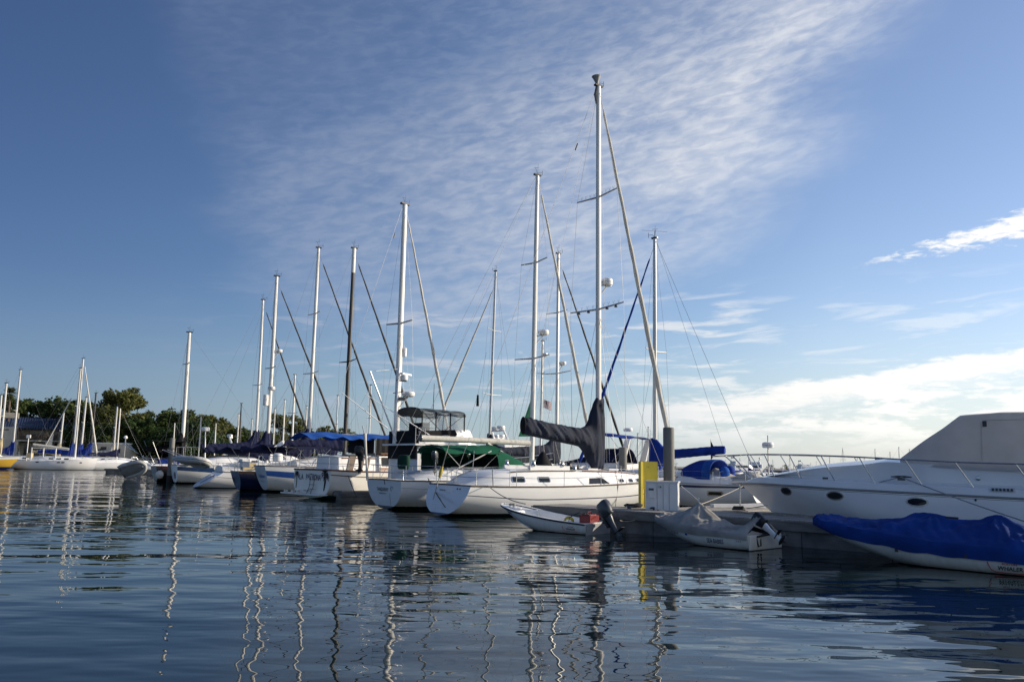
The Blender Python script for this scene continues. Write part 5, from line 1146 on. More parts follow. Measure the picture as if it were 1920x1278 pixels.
q = at(249, 879, 78); inflatable('dark bottomed inflatable boat hanging tilted over open water left of the row', tuple(q), -10, 2.5, 1.3, -52, -16, .2)
# dark hull at the far end of the row
F, r_, h, b0, t0, side = row_boat('black hulled sailboat with white mast at the far left end of the row', W(292, 903), 11.5, 3.6, (1.35, 1.6), None, [(0, .09, 1)], [X['hull_black'], X['red']], -.3, 1.5,
    ((347, 832), (353, 623)), [(682, 1.1)], (3.0, 'cv_dark'), None, trim='teak', bt=.55, mr=.17, base_z=1.9)
mb = MB(); mb.box((.8, -.6, 1.75), (1.6, .8, .4)); mb.box((1.9, .2, 1.7), (1.0, 1.2, .3)); mb.build('blue_tarp', X['cv_blue'], r_)
mb = MB(); mb.slab([[Vector((-1.0 + .8 * i, -1.6, 3.55)), Vector((-1.0 + .8 * i, 1.6, 3.6))] for i in range(5)], (0, 0, .06)); mb.build('awning', X['cv_dark'], r_)
mb = MB()
for x in (-.9, 1.9):
    for sg in (-1, 1): mb.tube([(max(x, .1), sg * 1.2, 1.4), (x, sg * 1.5, 3.55)], .03, 6)
mb.build('awning_frame', X['steel'], r_)
mb = MB(); mb.tube([(-.3, .6, 1.5), (-2.6, .9, 3.4)], .04, 6); mb.tube([(-.3, -.6, 1.5), (-2.4, 2.6, 3.3)], .04, 6); mb.build('davit', X['steel'], r_)
DK = F
fender_ball(tuple(at(299, 890, 71)), .34, 'round white fender hanging on the black hull at the end of the row')

# ------------------------------------------------------------------ open skiff with outboard
S0 = W(1095, 1003) + dirv(49.5) * .75; F = Frame(S0, 139.5)
def skiff_hull(L, B, zs, ov=.9, zbow=.14, bl=.05, kx=1.3):
    hb = B / 2
    return Hull(L, [0, .3, .55, .72, .85, .94, 1], [hb * .93, hb, hb, hb * .93, hb * (.74 + .3 * bl), hb * (.46 + .6 * bl), hb * bl], zs, [-.07, -.10, -.10, -.07, zbow * .15, zbow * .5, zbow], [5, 5, 4.5, 3.5, 2.6, 2.0, 1.6], [.32, .32, .34, .4, .5, .62, .75], 0, ov, 36, kx)
r_ = thing('open_skiff', 'small open white skiff with black rub rail and a grey outboard', 'skiff', F.P, F.ang, 'small skiffs tied along the end dock')
zs = [.34, .41, .51, .60, .69, .75, .79]; h = skiff_hull(4.02, 1.5, zs, 1.0, .36); h.build(r_, [X['hull_dinghy']])
rings = []
for i in range(34):
    t = .012 + .715 * i / 33; e = h.pt(t, 0, .07); b = max(e.y, .02); fl = .07 + .24 * max(0, (t - .72) / .28) ** 1.5; fl = max(.07, h.prm(min(1.0, e.x / 3.02))[2] + .09); fl = min(fl, e.z - .06)
    half = [(b, e.z), (b * .985, e.z - (e.z - fl) * .5), (b * .95, fl + .03), (b * .8, fl), (0, fl)]
    rings.append([Vector((e.x, -y, z)) for y, z in half] + [Vector((e.x, y, z)) for y, z in reversed(half[:-1])])
mb = MB(); mb.loft(rings, 0, closed=False); mb.add(rings[-1], [tuple(range(len(rings[-1])))]); mb.build('inner_liner', X['white'], r_, 50)
mb = MB()
for sg in (-1, 1):
    rows = []
    for i in range(37):
        t = .004 + .99 * i / 36; o_ = h.pt(t, 0, -.02); n_ = h.pt(t, 0, .075); rows.append([Vector((o_.x, sg * o_.y, o_.z + .012)), Vector((n_.x, sg * max(n_.y, 0.0), n_.z + .012))])
    mb.slab(rows, (0, 0, .02))
mb.box((.035, 0, .335), (.07, 1.36, .05)); mb.build('gunwale', X['white'], r_)
h.rail(r_, X['rubber'], .024, 'rub_rail', -.03, .012, 40, stern=False)
mb = MB(); mb.slab([[Vector((x, -h.pt(h.t_of(x), 0, .06).y, h.sheer(x)[1] - .03)), Vector((x, h.pt(h.t_of(x), 0, .06).y, h.sheer(x)[1] - .03))] for x in (2.9, 3.1, 3.3, 3.5, 3.65, 3.8, 3.94)], (0, 0, .05)); mb.build('bow_deck', X['white'], r_)
mb = MB(); mb.box((.42, 0, .17), (.62, 1.28, .2)); mb.build('stern_bench', X['white'], r_, smooth=False)
mb = MB(); mb.box((-.012, .0, .15), (.03, 1.34, .34)); mb.build('transom', X['grey'], r_, smooth=False)
side_of = lambda hh: (lambda x, z: hh.surf(x, z))
def hull_text(h, root, name, s, size, m, x, z, xs=.8, **k): return lettering(root, name, s, size, m, warp=lambda u, v: (x - u, h.surf(x - u, z + v) + .008, z + v), xs=xs, **k)
def whaler_mark(h, root, x, z, s):
    hull_text(h, root, 'brand_lettering', 'WHALER', .125 * s, X['ink'], x, z, .95, bold=.004 * s, shear=.2); hull_text(h, root, 'brand_lettering', 'BOSTON', .06 * s, X['ink_red'], x, z + .115 * s, 1.2)
    mb = MB(); pts = [(.42, .16), (.40, .08), (.36, .0), (.28, -.05), (-.35, -.055)]; mb.tube([(x + a * s, h.surf(x + a * s, z + b * s) + .008, z + b * s) for a, b in pts], .009 * s, 5); mb.build('harpoon_mark', X['ink_red'], root)
whaler_mark(h, r_, .55, .12, .72)
hull_text(h, r_, 'registration_lettering', 'CF 0318 LJ', .10, X['ink'], 3.22, .50, .62)
outboard('outboard_motor', '', (-.34, 0, .36), 0, 38, X['charcoal'], X['charcoal'], 1.12, parent=r_)
# anchor gear and dinghy contents
def loc(F, v): return F.w(v)
q = loc(F, (.40, -.1, .27)); o = thing('fuel_tank', 'red fuel tank sitting in the stern of the open skiff', 'fuel tank', tuple(q), F.ang)
mb = MB(); mb.box((0, 0, .15), (.42, .5, .30)); mb.box((0, 0, .31), (.30, .38, .04)); mb.build('tank_body', X['red'], o, smooth=False)
mb = MB(); mb.tube([(0, -.13, .32), (0, -.1, .40), (0, .1, .40), (0, .13, .32)], .018, 6); mb.build('handle', X['red'], o); mb = MB(); mb.lathe([(.05, 0), (.05, .05), (.01, .055)], (.1, .15, .32), 12); mb.build('cap', X['black'], o)
q = loc(F, (1.22, -.1, .16)); o = thing('rope_spool', 'yellow coiled fender line lying on the floor of the open skiff', 'rope spool', tuple(q), F.ang + 30)
mb = MB()
for k, rr in ((0, .13), (.05, .15), (.1, .14), (.15, .12)): mb.tube([(rr * math.cos(a), k + .01 * math.sin(3 * a) - .1, .15 + rr * math.sin(a)) for a in (6.283 * j / 20 for j in range(21))], .032, 6)
mb.build('coil', X['yellow_dull'], o)
mb = MB(); mb.ell((.1, .25, .09), (.12, .16, .10), 0, 8); mb.build('float', X['yellow_dull'], o)
mb = MB(); pts = [loc(F, v) for v in ((.35, .1, .58), (.5, .3, .66), (.8, .42, .5), (.85, .48, .2))]; mb.tube([*pts], .014, 6); tag(mb.build('fuel_hose', X['rubber'], None), 'black looping fuel hose beside the red fuel tank', 'fuel hose')
q = loc(F, (3.55, .05, .70)); mb = MB(); pts = [q + Vector((.10 * math.cos(i * .5) * (1 + .5 * nz(i * .2, 3)), .14 * math.sin(i * .5), .03 + .04 * abs(nz(i * .3, 1)) + i * .0009)) for i in range(60)]; mb.tube(pts, .016, 6); tag(mb.build('rope_coil', X['rope'], None), 'pale rope bundled on the bow of the open skiff', 'rope coil')
SKF = F
# ------------------------------------------------------------------ covered skiffs
def boat_cover(root, h, ridge, skirt, m, t0=0.0, t1=1.0, pw=1.25, amp=.02, n=150, back=.03, name='boat_cover', skup=.5):
    rx = [p[0] for p in ridge]; peaks = [ridge[i][0] for i in range(1, len(ridge) - 1) if ridge[i][1] > ridge[i - 1][1] and ridge[i][1] > ridge[i + 1][1]]; rows = []; k = 22; sd = random.random() * 30
    for i in range(n + 1):
        t = t0 + (t1 - t0) * i / n; e = h.pt(t, 0, -.03); b = max(e.y, .03); zr = smooth_interp(e.x, rx, [p[1] for p in ridge]); row = []
        sk = skirt * (1 + .22 * nz(e.x * 1.6, sd)) * (1 + skup * max(0, (t - .25) / .75))
        lo = h.pt(t, min(.9, sk / max(.1, (e.z - h.prm(t)[2]))), -.035)
        half = [Vector((lo.x, max(lo.y, .03), e.z - sk)), Vector((e.x, b + .012, e.z - sk * .45)), Vector((e.x, b, e.z + .01))]
        for j in range(1, k + 1):
            u = j / k; z = e.z + .02 + (zr - e.z - .02) * (u ** pw if zr > e.z else u ** .8)
            f = amp * (.9 - 2.2 * abs(nz(e.x * 2.1 + u * 1.6, u * 1.1, sd + 20)) + nz(e.x * 3.2 + u * 2.0, u * 2.2, sd) * 1.3 + .9 * nz(e.x * 7 - u * 3, u * 4, sd + 4)) * math.sin(math.pi * min(1, u * 1.1) * .9 + .1)
            for xp in peaks:
                dx_, dy_ = e.x - xp, b * (1 - u); r_2 = math.hypot(dx_, dy_); an_ = math.atan2(dy_, dx_)
                f += .030 * (1 - 2.4 * abs(math.sin(an_ * 4.5 + sd + .9 * nz(r_2 * 2, an_, sd)))) * math.exp(-r_2 / .75) * min(1, r_2 / .2) * min(1, (1 - u) * 6 + .25)
            half.append(Vector((e.x, b * (1 - u), z + f)))
        rows.append([Vector((p.x, -p.y, p.z)) for p in half] + [p for p in reversed(half[:-1])])
    f0 = rows[0]; c = [Vector((f0[0].x - back, p.y, p.z)) for p in f0]
    mb = MB(); mb.slab(rows, (0, 0, .012)); mb.add(f0, [tuple(range(len(f0)))])
    xe = rows[-1]; mb.add(xe, [tuple(range(len(xe)))])
    return mb.build(name, m, root, 75)
S1 = W(1401, 1033) + dirv(42) * .88; F = Frame(S1, 132)
r_ = thing('covered_skiff', 'white skiff under a sagging grey boat cover with a tilted white outboard', 'skiff', F.P, F.ang, 'small skiffs tied along the end dock')
h = skiff_hull(3.42, 1.76, [.40, .45, .51, .57, .63, .69, .71], .95, .24, .42, 2.0); h.build(r_, [X['hull_dinghy']])
boat_cover(r_, h, [(-.1, .86), (.15, .93), (.4, .74), (.75, .56), (1.2, .64), (1.6, .84), (2.0, 1.10), (2.13, 1.16), (2.3, 1.05), (2.7, .86), (3.1, .78), (3.42, .73)], .12, X['cv_taupe'], .012, 1.0, 1.2, .05, skup=1.4)
mb = MB(); mb.tube([(2.13, 0, .2), (2.13, 0, 1.30)], .02, 7); mb.build('cover_pole', X['steel'], r_)
mb = MB(); mb.box((-.015, 0, .17), (.035, 1.6, .42)); mb.build('transom', X['hull_dinghy'], r_, smooth=False)
hull_text(h, r_, 'name_lettering', 'SEA BABIES', .165, X['ink_navy'], 1.0, .13, .66, bold=.002); hull_text(h, r_, 'small_lettering', 'A & B', .07, X['ink_grey'], .28, .21, .9)
hull_text(h, r_, 'registration_lettering', 'CF 1641 HT', .10, X['ink'], 2.4, .27, .6); panel(r_, 'registration_sticker', rrect(1.92, 2.0, .27, .38, .01), side_of(h), X['cv_light'], .006, 1)
outboard('outboard_motor', '', (.0, .0, .46), 0, 58, X['black'], X['white'], .86, parent=r_)
mb = MB(); mb.tube([(-.02, .25, .3), (-.06, .3, .12), (-.06, .42, .1), (-.02, .45, .32)], .02, 6); mb.tube([(-.02, .45, .35), (-.2, .2, .42)], .03, 6); mb.build('steering_cable', X['rubber'], r_)
SBF = F
S2 = W(1800, 1070) + dirv(45) * .9 - dirv(135) * 1.7; F = Frame(S2, 135)
r_ = thing('covered_skiff', 'largest skiff, wrapped in a royal blue tarpaulin, at the right edge', 'skiff', F.P, F.ang, 'small skiffs tied along the end dock')
h = skiff_hull(5.28, 1.82, [.50, .55, .64, .74, .84, .90, .93], 1.3, .2, .45, 1.6); h.build(r_, [X['hull_dinghy']])
boat_cover(r_, h, [(0, .75), (.6, 1.02), (1.12, 1.22), (1.55, 1.09), (2.05, 1.10), (2.5, 1.19), (2.9, 1.17), (3.2, 1.06), (3.85, .97), (4.6, .95), (5.1, .97), (5.28, .94)], .24, X['cv_royal'], 0.004, 1.0, 1.1, .06, skup=.45)
whaler_mark(h, r_, .72, .10, 1.0)
for x in (3.05, 1.55): mb = MB(); mb.box((x, h.surf(x, .33) + .02, .35), (.06, .04, .10)); mb.build('cover_hook', X['black'], r_, smooth=False)
WHF = F
mb = MB(); mb.tube([(2.12, .35, 1.13), (1.85, .30, 1.12)], .025, 6); mb.build('rope_lashing', X['rope_dark'], r_)

# ------------------------------------------------------------------ motor cruiser on the right
Bw = at(1390, 907, 28.7); P = Bw - dirv(139.5) * 12.5; F = Frame(P, 139.5)
r_ = thing('motor_cruiser', 'big white motor cruiser with grey canvas top, oval portholes and bow rail', 'motor yacht', F.P, F.ang)
h = Hull(12.5, [0, .25, .5, .66, .8, .9, .96, 1], [1.85, 1.93, 1.93, 1.84, 1.42, .86, .40, .05], [1.45, 1.5, 1.56, 1.6, 1.64, 1.66, 1.65, 1.61], [-.3, -.45, -.5, -.5, -.4, -.25, -.12, .02], [4, 3.6, 3.0, 2.3, 1.6, 1.2, 1.05, 1.0], [.45, .48, .55, .7, .9, 1.15, 1.25, 1.3], 0, 1.9, 44)
h.build(r_, [X['hull_clean'], X['charcoal']], [(0.012, .022, 1), (.034, .040, 1)])
XS = [0, 2.5, 5.0, 6.6, 7.2, 8.0, 9.4, 10.5, 11.5, 12.1, 12.44]
ZC = [2.33, 2.36, 2.40, 2.48, 2.56, 2.50, 2.36, 2.14, 1.93, 1.80, 1.66]; ZM = [2.27, 2.30, 2.34, 2.38, 2.42, 2.33, 2.20, 2.02, 1.87, 1.76, 1.65]
rings = []
for i in range(61):
    x = 12.44 * i / 60; b, z = h.sheer(x); zc = smooth_interp(x, XS, ZC); zm = smooth_interp(x, XS, ZM); zg = z + .21 * min(1, (12.6 - x) * 1.2 / 1.0 * .8 + .05) if x > 11.4 else z + .21
    half = [(b, z - .01), (b + .012, z + .06), (max(b - .05, .01), zg), (max(b - .16, .008), zg + .02), (max(b - .42, .006), zg + .03), (max(b - .52, .005), min(zg + .10, zm)), (max(b * .74, .004) if x > 6 else 1.40, zm), (max(b * .4, .003), zm + (zc - zm) * .75), (0, zc)]
    rings.append([Vector((x, -y, q)) for y, q in half] + [Vector((x, y, q)) for y, q in reversed(half[:-1])])
mb = MB(); mb.loft(rings, 0, closed=False); mb.add(rings[0], [tuple(range(len(rings[0])))]); mb.build('deck', X['white'], r_, 40)
h.rail(r_, X['grey'], .022, 'rub_rail', .005, .014)
def ell_pts(x, z, a, b, tl=0.0): return [(x + a * math.cos(t) + tl * b * math.sin(t), z + b * math.sin(t)) for t in (6.283 * k / 22 for k in range(22))]
for px, py, a in ((1459, 921, .20), (1565, 929, .26), (1723, 940, .28)):
    c = F.cp(px, py, 1.75); o = panel(r_, 'porthole', ell_pts(c.x, c.z, a * .9, .10), side_of(h), X['glass'], .018, 1); panel(o, 'rim', ell_pts(c.x, c.z, a * .9 + .045, .135), side_of(h), X['steel'], .012, 1)
cab, cs = cabin(r_, [(.3, 1.5, 1.30, 2.2, 3.84), (3.5, 1.5, 1.30, 2.2, 3.83), (5.30, 1.5, 1.26, 2.25, 3.78), (6.95, 1.38, 1.15, 2.34, 2.55)], X['cv_grey'], 'canvas_top', .07, 140, lin=True)
for v in cab.data.vertices:
    if abs(v.co.y) > .3: v.co.y += (.030 * nz(v.co.x * 1.3, v.co.z * 1.2, 5) - .022 * abs(math.sin(v.co.x * 1.45))) * (1 if v.co.y > 0 else -1)
    if v.co.z > 3: v.co.z -= .03 * abs(math.sin(v.co.x * 1.45)) + .015 * nz(v.co.x * 2, v.co.y, 3)
for a_ in ([(4.75, 2.45), (4.75, 3.52), (4.66, 3.60), (.4, 3.62)], ):
    mb = MB(); mb.tube([(x, cs(x, z) + .004, z) for x, z in a_], .008, 5); mb.build('canvas_seam', X['cv_grey'], cab)
mb = MB(); mb.box((4.66, cs(4.66, 3.5) + .01, 3.5), (.10, .02, .16)); mb.tube([(2.2, cs(2.2, 2.4) + .01, 2.4), (2.2, cs(2.2, 3.6) + .01, 3.6)], .008, 4); mb.build('canvas_seam', X['cv_slate'], cab)
# bow rail
def rl(x, z, sg): b, zz = h.sheer(min(x, 12.4)); return Vector((x, sg * max(b - .14, .0), z))
RX = [(12.9, 2.58), (12.3, 2.62), (11.3, 2.63), (9.74, 2.61), (8.12, 2.56), (6.63, 2.49), (5.25, 2.43), (3.7, 2.40), (2.0, 2.36), (1.2, 1.75)]
mb = MB()
for sg in (1, -1): mb.tube([Vector((13.55, 0, 2.55)), Vector((13.4, sg * .22, 2.56))] + [rl(x, z, sg) if x < 12.5 else Vector((x, sg * .33, z)) for x, z in RX], .022, 7)
mb.build('bow_rail', X['steel'], r_)
for xt in (12.95, 12.2, 11.35, 10.3, 9.15, 7.95, 6.65, 5.35, 3.9, 2.5):
    zt = smooth_interp(-xt, [-a for a, b in RX], [b for a, b in RX]); xb = min(xt - .42, 12.15)
    for sg in (1, -1):
        b, zz = h.sheer(xb); t_ = rl(xt, zt, sg) if xt < 12.5 else Vector((xt, sg * .32, zt))
        mb = MB(); mb.tube([t_, Vector((xb, sg * max(b - .2, .03), zz + .2))], .02, 6); mb.build('rail_stanchion', X['steel'], r_)
mb = MB(); mb.slab([[Vector((12.2, -.18, 1.74)), Vector((12.2, .18, 1.74))], [Vector((12.9, -.12, 1.70)), Vector((12.9, .12, 1.70))]], (0, 0, .07)); mb.build('anchor_platform', X['white'], r_)
mb = MB(); mb.tube([(12.95, 0, 1.66), (12.5, 0, 1.62)], .03, 6); mb.build('anchor_roller', X['steel'], r_)
c = F.cp(1690, 897, 1.72)
mb = MB(); mb.tube([(c.x - .28, 1.72, c.z + .05), (c.x - .1, 1.72, c.z + .06), (c.x + .1, 1.72, c.z + .06), (c.x + .28, 1.72, c.z + .05)], [.015, .03, .03, .015], 8); mb.box((c.x, 1.72, c.z), (.2, .05, .1)); mb.build('mooring_cleat', X['charcoal'], r_); CRC = F.w((c.x, 1.74, c.z + .05))
mb = MB(); c = F.cp(1548, 896, 1.6); mb.box((c.x, 1.62, c.z), (.16, .05, .06)); mb.build('fuel_cap', X['charcoal'], r_)
c = F.cp(1680, 862, .2)
mb = MB(); mb.tube([(c.x + .6, .2, c.z + .02), (c.x, .2, c.z + .02)], [.07, .025], 8); mb.tube([(c.x + .1, .2, c.z), (c.x - .25, .2, c.z + .02)], .02, 6); mb.lathe([(.03, -.05), (.09, -.05), (.10, .05), (.03, .06)], (c.x - .3, .25, c.z + .03), 12, 0, Matrix.Rotation(1.57, 3, 'Y')); mb.build('horn', X['steel'], r_)
c = F.cp(1880, 917, 1.9); pn = panel(r_, 'engine_vent', rrect(c.x - .30, c.x + .30, c.z - .07, c.z + .05, .02), lambda x, z: h.sheer(x)[0] - .02, X['deck'], .02, 1)
mb = MB()
for k in range(6): mb.box((c.x - .22 + .088 * k, h.sheer(c.x)[0] + .022, c.z - .01), (.055, .01, .07))
mb.build('slot', X['cv_slate'], pn, smooth=False)
c = F.cp(1830, 937, 1.9); mb = MB(); mb.ell((c.x, h.surf(c.x, c.z) + .01, c.z), (.03, .02, .03), 0, 6); mb.build('skin_fitting', X['black'], r_)
c = F.cp(1834, 896, 1.42); mb = MB(); mb.lathe([(.07, 0), (.07, .02), (.02, .03)], (c.x, 1.41, c.z), 14, 0, Matrix.Rotation(-1.57, 3, 'X')); mb.build('filler_cap', X['steel'], r_)
CRF, CRH = F, h
rope_line('mooring_line', [CRC, W(1400, 953, DZ + .05)], .016, 'grey mooring line running left from the cruiser cleat to the dock', X['grey'], sag=.06)
rope_line('mooring_line', [CRC, W(2010, 1005, DZ + .1)], .016, 'grey mooring line running right from the cruiser cleat', X['grey'], sag=.05)
# ------------------------------------------------------------------ boats beyond the walkway on the right
P = Vector((8.2, 47, 0)) - dirv(139.5) * 6.5; F = Frame(P, 139.5)
r_ = thing('sailboat', 'white sailboat with royal blue boom cover and navy stripe behind the dock box', 'sailboat', F.P, F.ang, 'sailboats beyond the walkway')
h = sail_hull(12.2, 3.6, (1.30, 1.55), .78, .25, 1.4, .05, dip=.03); h.build(r_, [X['hull'], X['navy']], [(.05, .12, 1)]); h.deck(r_, X['deck']); h.rail(r_, X['mast_alu'], .024)
cb, side = cabin(r_, [(1.6, 1.1, .95, 1.2, 1.55), (4.0, 1.3, 1.1, 1.25, 1.85), (7.5, 1.2, 1.0, 1.3, 1.9), (9.6, .6, .45, 1.4, 1.55)], X['white'])
for x0 in (4.6, 5.8, 7.0): window(r_, rrect(x0, x0 + .7, 1.5, 1.7, .06), side, X['steel'], 1)
c = F.cp(1341, 925, 1.6); o = panel(r_, 'hull_port', rrect(c.x - .42, c.x + .42, c.z - .12, c.z + .13, .04), side_of(h), X['steel'], .012, 1); panel(o, 'pane', rrect(c.x - .34, c.x + .34, c.z - .07, c.z + .08, .03), side_of(h), X['glass'], .018, 1)
b0 = Vector((6.55, 0, 1.8)); t0 = F.cp(1229, 447); t0.x = 6.45
zf = lambda y: (F.cp(1228, y).z - b0.z) / (t0.z - b0.z); sp_ = [(zf(659), 1.15, .1)]
mk = mast(r_, b0, t0, .12, X['mast_alu'], sp_, vsize=1.2); shrouds(r_, b0, t0, sp_, 1.7, 1.4, -.1)
mb = MB(); q = t0 + Vector((0, 0, .45)); mb.tube([t0, q], .012, 5); mb.tube([q + Vector((-.5, -.6, 0)), q + Vector((.5, .6, 0))], .008, 5); mb.build('aerial', X['charcoal'], mk)
boom(r_, Vector((2.3, 0, 3.02)), Vector((6.5, 0, 2.75)), .09, X['mast_alu'])
cover(r_, [(2.28, 3.26, 2.86, .1), (2.5, 3.28, 2.84, .15), (4.0, 3.18, 2.70, .19), (5.4, 3.10, 2.55, .22), (6.0, 3.25, 2.2, .24), (6.35, 3.6, 1.75, .24), (6.6, 3.74, 1.55, .24), (6.85, 3.7, 1.6, .14)], X['cv_blue'], amp=.04)
furled(r_, t0 + Vector((.1, 0, -.6)), Vector((12.0, 0, 1.7)), .075, X['cv_blue'])
wire(r_, [t0, Vector((.35, 0, 1.4))], .010, 'backstay'); wire(r_, [t0 + Vector((-.1, 0, -.1)), Vector((2.4, 0, 3.25))], .008, 'topping_lift')
rows = []
for i in range(8):
    k = i / 7; x = 2.6 + 1.7 * k; zt = 2.55 if k < .5 else 2.55 - .9 * (k - .5) ** 1.5
    rows.append([Vector((x, 1.15 * math.sin(math.radians(-90 + 15 * j)), 1.55 + (zt - 1.55) * abs(math.cos(math.radians(-90 + 15 * j))) ** .6)) for j in range(13)])
mb = MB(); mb.slab(rows, (0, 0, .03)); dg = mb.build('dodger', X['cv_blue'], r_, 60)
mb = MB(); mb.slab([[p + Vector((0, 0, .02)) for p in r] for r in rows[:3]], (0, 0, .015)); mb.build('top_panel', X['cv_light'], dg, 60)
for y, z in ((-.4, 1.9), (.25, 1.85)): mb = MB(); mb.ell((2.2, y, z), (.28, .3, .36), 0, 8); mb.build('wheel_cover', X['cv_light'] if y > 0 else X['cv_blue'], r_)
lifelines(r_, h, [2.2, 3.9, 5.6, 7.3, 9.0, 10.6], .62); pushpit(r_, h, .64, 1.5, .5); pulpit(r_, h)
mb = MB(); mb.tube([(.15, -.6, 1.3), (.15, -.6, 3.55)], [.04, .035], 7); rp = mb.build('radar_pole', X['mast_alu'], r_); radar(rp, (.15, -.6, 3.35), .30, .3); mb = MB(); mb.tube([(.15, -.6, 3.5), (.15, -.6, 3.85)], .02, 5); mb.build('aerial', X['black'], rp)
q = F.cp(1378, 893)
o = thing('covered_dinghy', 'dinghy in a pale grey cover slung at the stern of the blue covered sailboat', 'dinghy', tuple(F.w((q.x - .1, 0, 0))), F.ang)
rows = []
for i in range(25):
    x = -1.55 + 3.1 * i / 24; k = i / 24; top = smooth_interp(k, [0, .12, .3, .5, .72, .9, 1], [1.52, 1.86, 1.95, 1.72, 1.92, 2.12, 1.85]); w_ = .72 * (1 - abs(2 * k - 1) ** 5 * .6)
    rows.append([Vector((x, w_ * s, 1.42 + (top - 1.42) * (1 - abs(s) ** 2.4) + .05 * nz(x * 3, s * 2, 8))) for s in [j / 8 for j in range(-8, 9)]])
mb = MB(); mb.slab(rows, (0, 0, .05)); mb.build('fabric_cover', X['cv_pale'], o, 60)
mb = MB()
mb.loft([[Vector((x, w_ * math.cos(a), 1.44 + .26 * min(0, math.sin(a)))) for a in (6.283 * j / 14 for j in range(14))] for x, w_ in ((-1.5, .3), (-1.3, .6), (0, .7), (1.1, .62), (1.5, .25))]); mb.build('hull', X['hypalon'], o)
q = F.w(F.cp(1333, 842)); o = thing('flag', 'small black flag with a white mark under the blue boom', 'flag', tuple(q), F.ang)
mb = MB(); mb.slab([[Vector((.0, 0, .45)), Vector((.0, .01, -.55))], [Vector((-.16, .05, .2)), Vector((-.14, .06, -.42))], [Vector((-.30, .02, -.05)), Vector((-.26, .03, -.30))]], (0, .008, 0)); mb.build('cloth', X['cv_dark'], o)
mb = MB(); mb.ell((-.15, .058, -.08), (.055, .008, .075), 0, 8); mb.tube([(-.22, .058, -.24), (-.07, .058, -.14)], .012, 5); mb.tube([(-.07, .058, -.26), (-.22, .058, -.16)], .012, 5); mb.build('white_mark', X['white'], o)
mb = MB(); mb.tube([(.01, 0, -.6), (.01, 0, .55)], .012, 5); mb.build('staff', X['steel'], o)
rope_line('mooring_line', [F.w((.4, 1.5, 1.35)), W(1300, 950, DZ + .05)], .014, 'thin line from the stern of the blue covered sailboat down to the dock', X['rope'], sag=.05)
q = W(1388, 955, DZ); a = at(1388, 902, q.y / FW.y * .999)
mb = MB(); mb.tube([Vector((q.x, q.y, DZ)), Vector((q.x, q.y, 1.55)), Vector((q.x + .05, q.y, 1.62)), Vector((q.x + .25, q.y - .05, 1.62))], .025, 7); tag(mb.build('hose_stand', X['steel'], None), 'thin bent metal stand on the dock under the cruiser bow', 'stand')
q = W(1385, 957, DZ); mb = MB(); pts = [q + Vector((.22 * math.cos(i * .45) * (1 - i * .003), .18 * math.sin(i * .45), .03 + i * .0012)) for i in range(100)]; mb.tube(pts, .016, 6); tag(mb.build('hose_coil', X['rope_dark'], None), 'dark coiled hose on the dock below the cruiser bow', 'hose')
mb = MB(); a, b = W(1335, 951, DZ), W(1432, 951, DZ); mb.box(((a + b) / 2) + Vector((0, 0, .07)), ((b - a).length, .25, .12), 0, Matrix.Rotation(math.atan2((b - a).y, (b - a).x), 3, 'Z')); tag(mb.build('plank', X['box'], None, smooth=False), 'white strip added for sunlight on the dock behind the grey covered skiff', 'plank')  # added strip, its white colour stands in for sun on the dock top

# white power cruiser with blue canvas
P = at(1204, 890, 56); F = Frame(P, 139.5)
r_ = thing('motor_cruiser', 'white motor cruiser with blue bimini behind the charcoal sail cover', 'motor yacht', F.P, F.ang)
h = Hull(9.6, [0, .3, .55, .75, .9, 1], [1.5, 1.6, 1.6, 1.3, .7, .04], [1.25, 1.3, 1.4, 1.5, 1.58, 1.6], [-.3, -.4, -.4, -.35, -.2, .0], [4, 3.5, 3, 2, 1.3, 1.0], [.45, .48, .55, .75, 1, 1.2], 0, 1.4)
h.build(r_, [X['hull_clean']]); h.deck(r_, X['deck'])
cb, side = cabin(r_, [(.4, 1.45, 1.35, 1.2, 2.2), (4.0, 1.45, 1.3, 1.25, 2.45), (6.5, 1.2, .95, 1.35, 2.2), (8.6, .5, .3, 1.5, 1.65)], X['white'], 'deckhouse')
for x0 in (4.4, 5.5): window(r_, rrect(x0, x0 + .8, 1.8, 2.05, .08), side, None, 1)
rows = [[Vector((1.2 + 4.4 * i / 12, 1.35 * j / 6, 2.35 + (.95 if i < 4 else .95 - .9 * ((i - 4) / 8) ** .9) * (1 - abs(j / 6) ** 3))) for j in range(-6, 7)] for i in range(13)]
mb = MB(); mb.slab(rows, (0, 0, .05)); mb.build('canvas_top', X['cv_navy'], r_, 60)
for sg in (1, -1): mb = MB(); mb.slab([[Vector((.6, sg * 1.4, 2.1)), Vector((1.1, sg * 1.4, 2.1))], [Vector((.1, sg * 1.35, 3.9)), Vector((.5, sg * 1.35, 3.9))]], (0, .12 * sg, 0)); mb.build('arch_leg', X['white'], r_)
bimini(r_, .1, 3.6, 1.3, 3.95, 4.35, X['cv_blue'], zleg=2.3)
radar(r_, (1.1, 0, 4.6), .32, .24); lettering(r_, 'name_lettering', 'Chase', .42, X['ink_grey'], warp=lambda u, v: (1.9 - u, side(1.9 - u, 1.7) + .02, 1.72 + v), xs=.9)
lifelines(r_, h, [4.5, 6, 7.5, 8.8], .6)
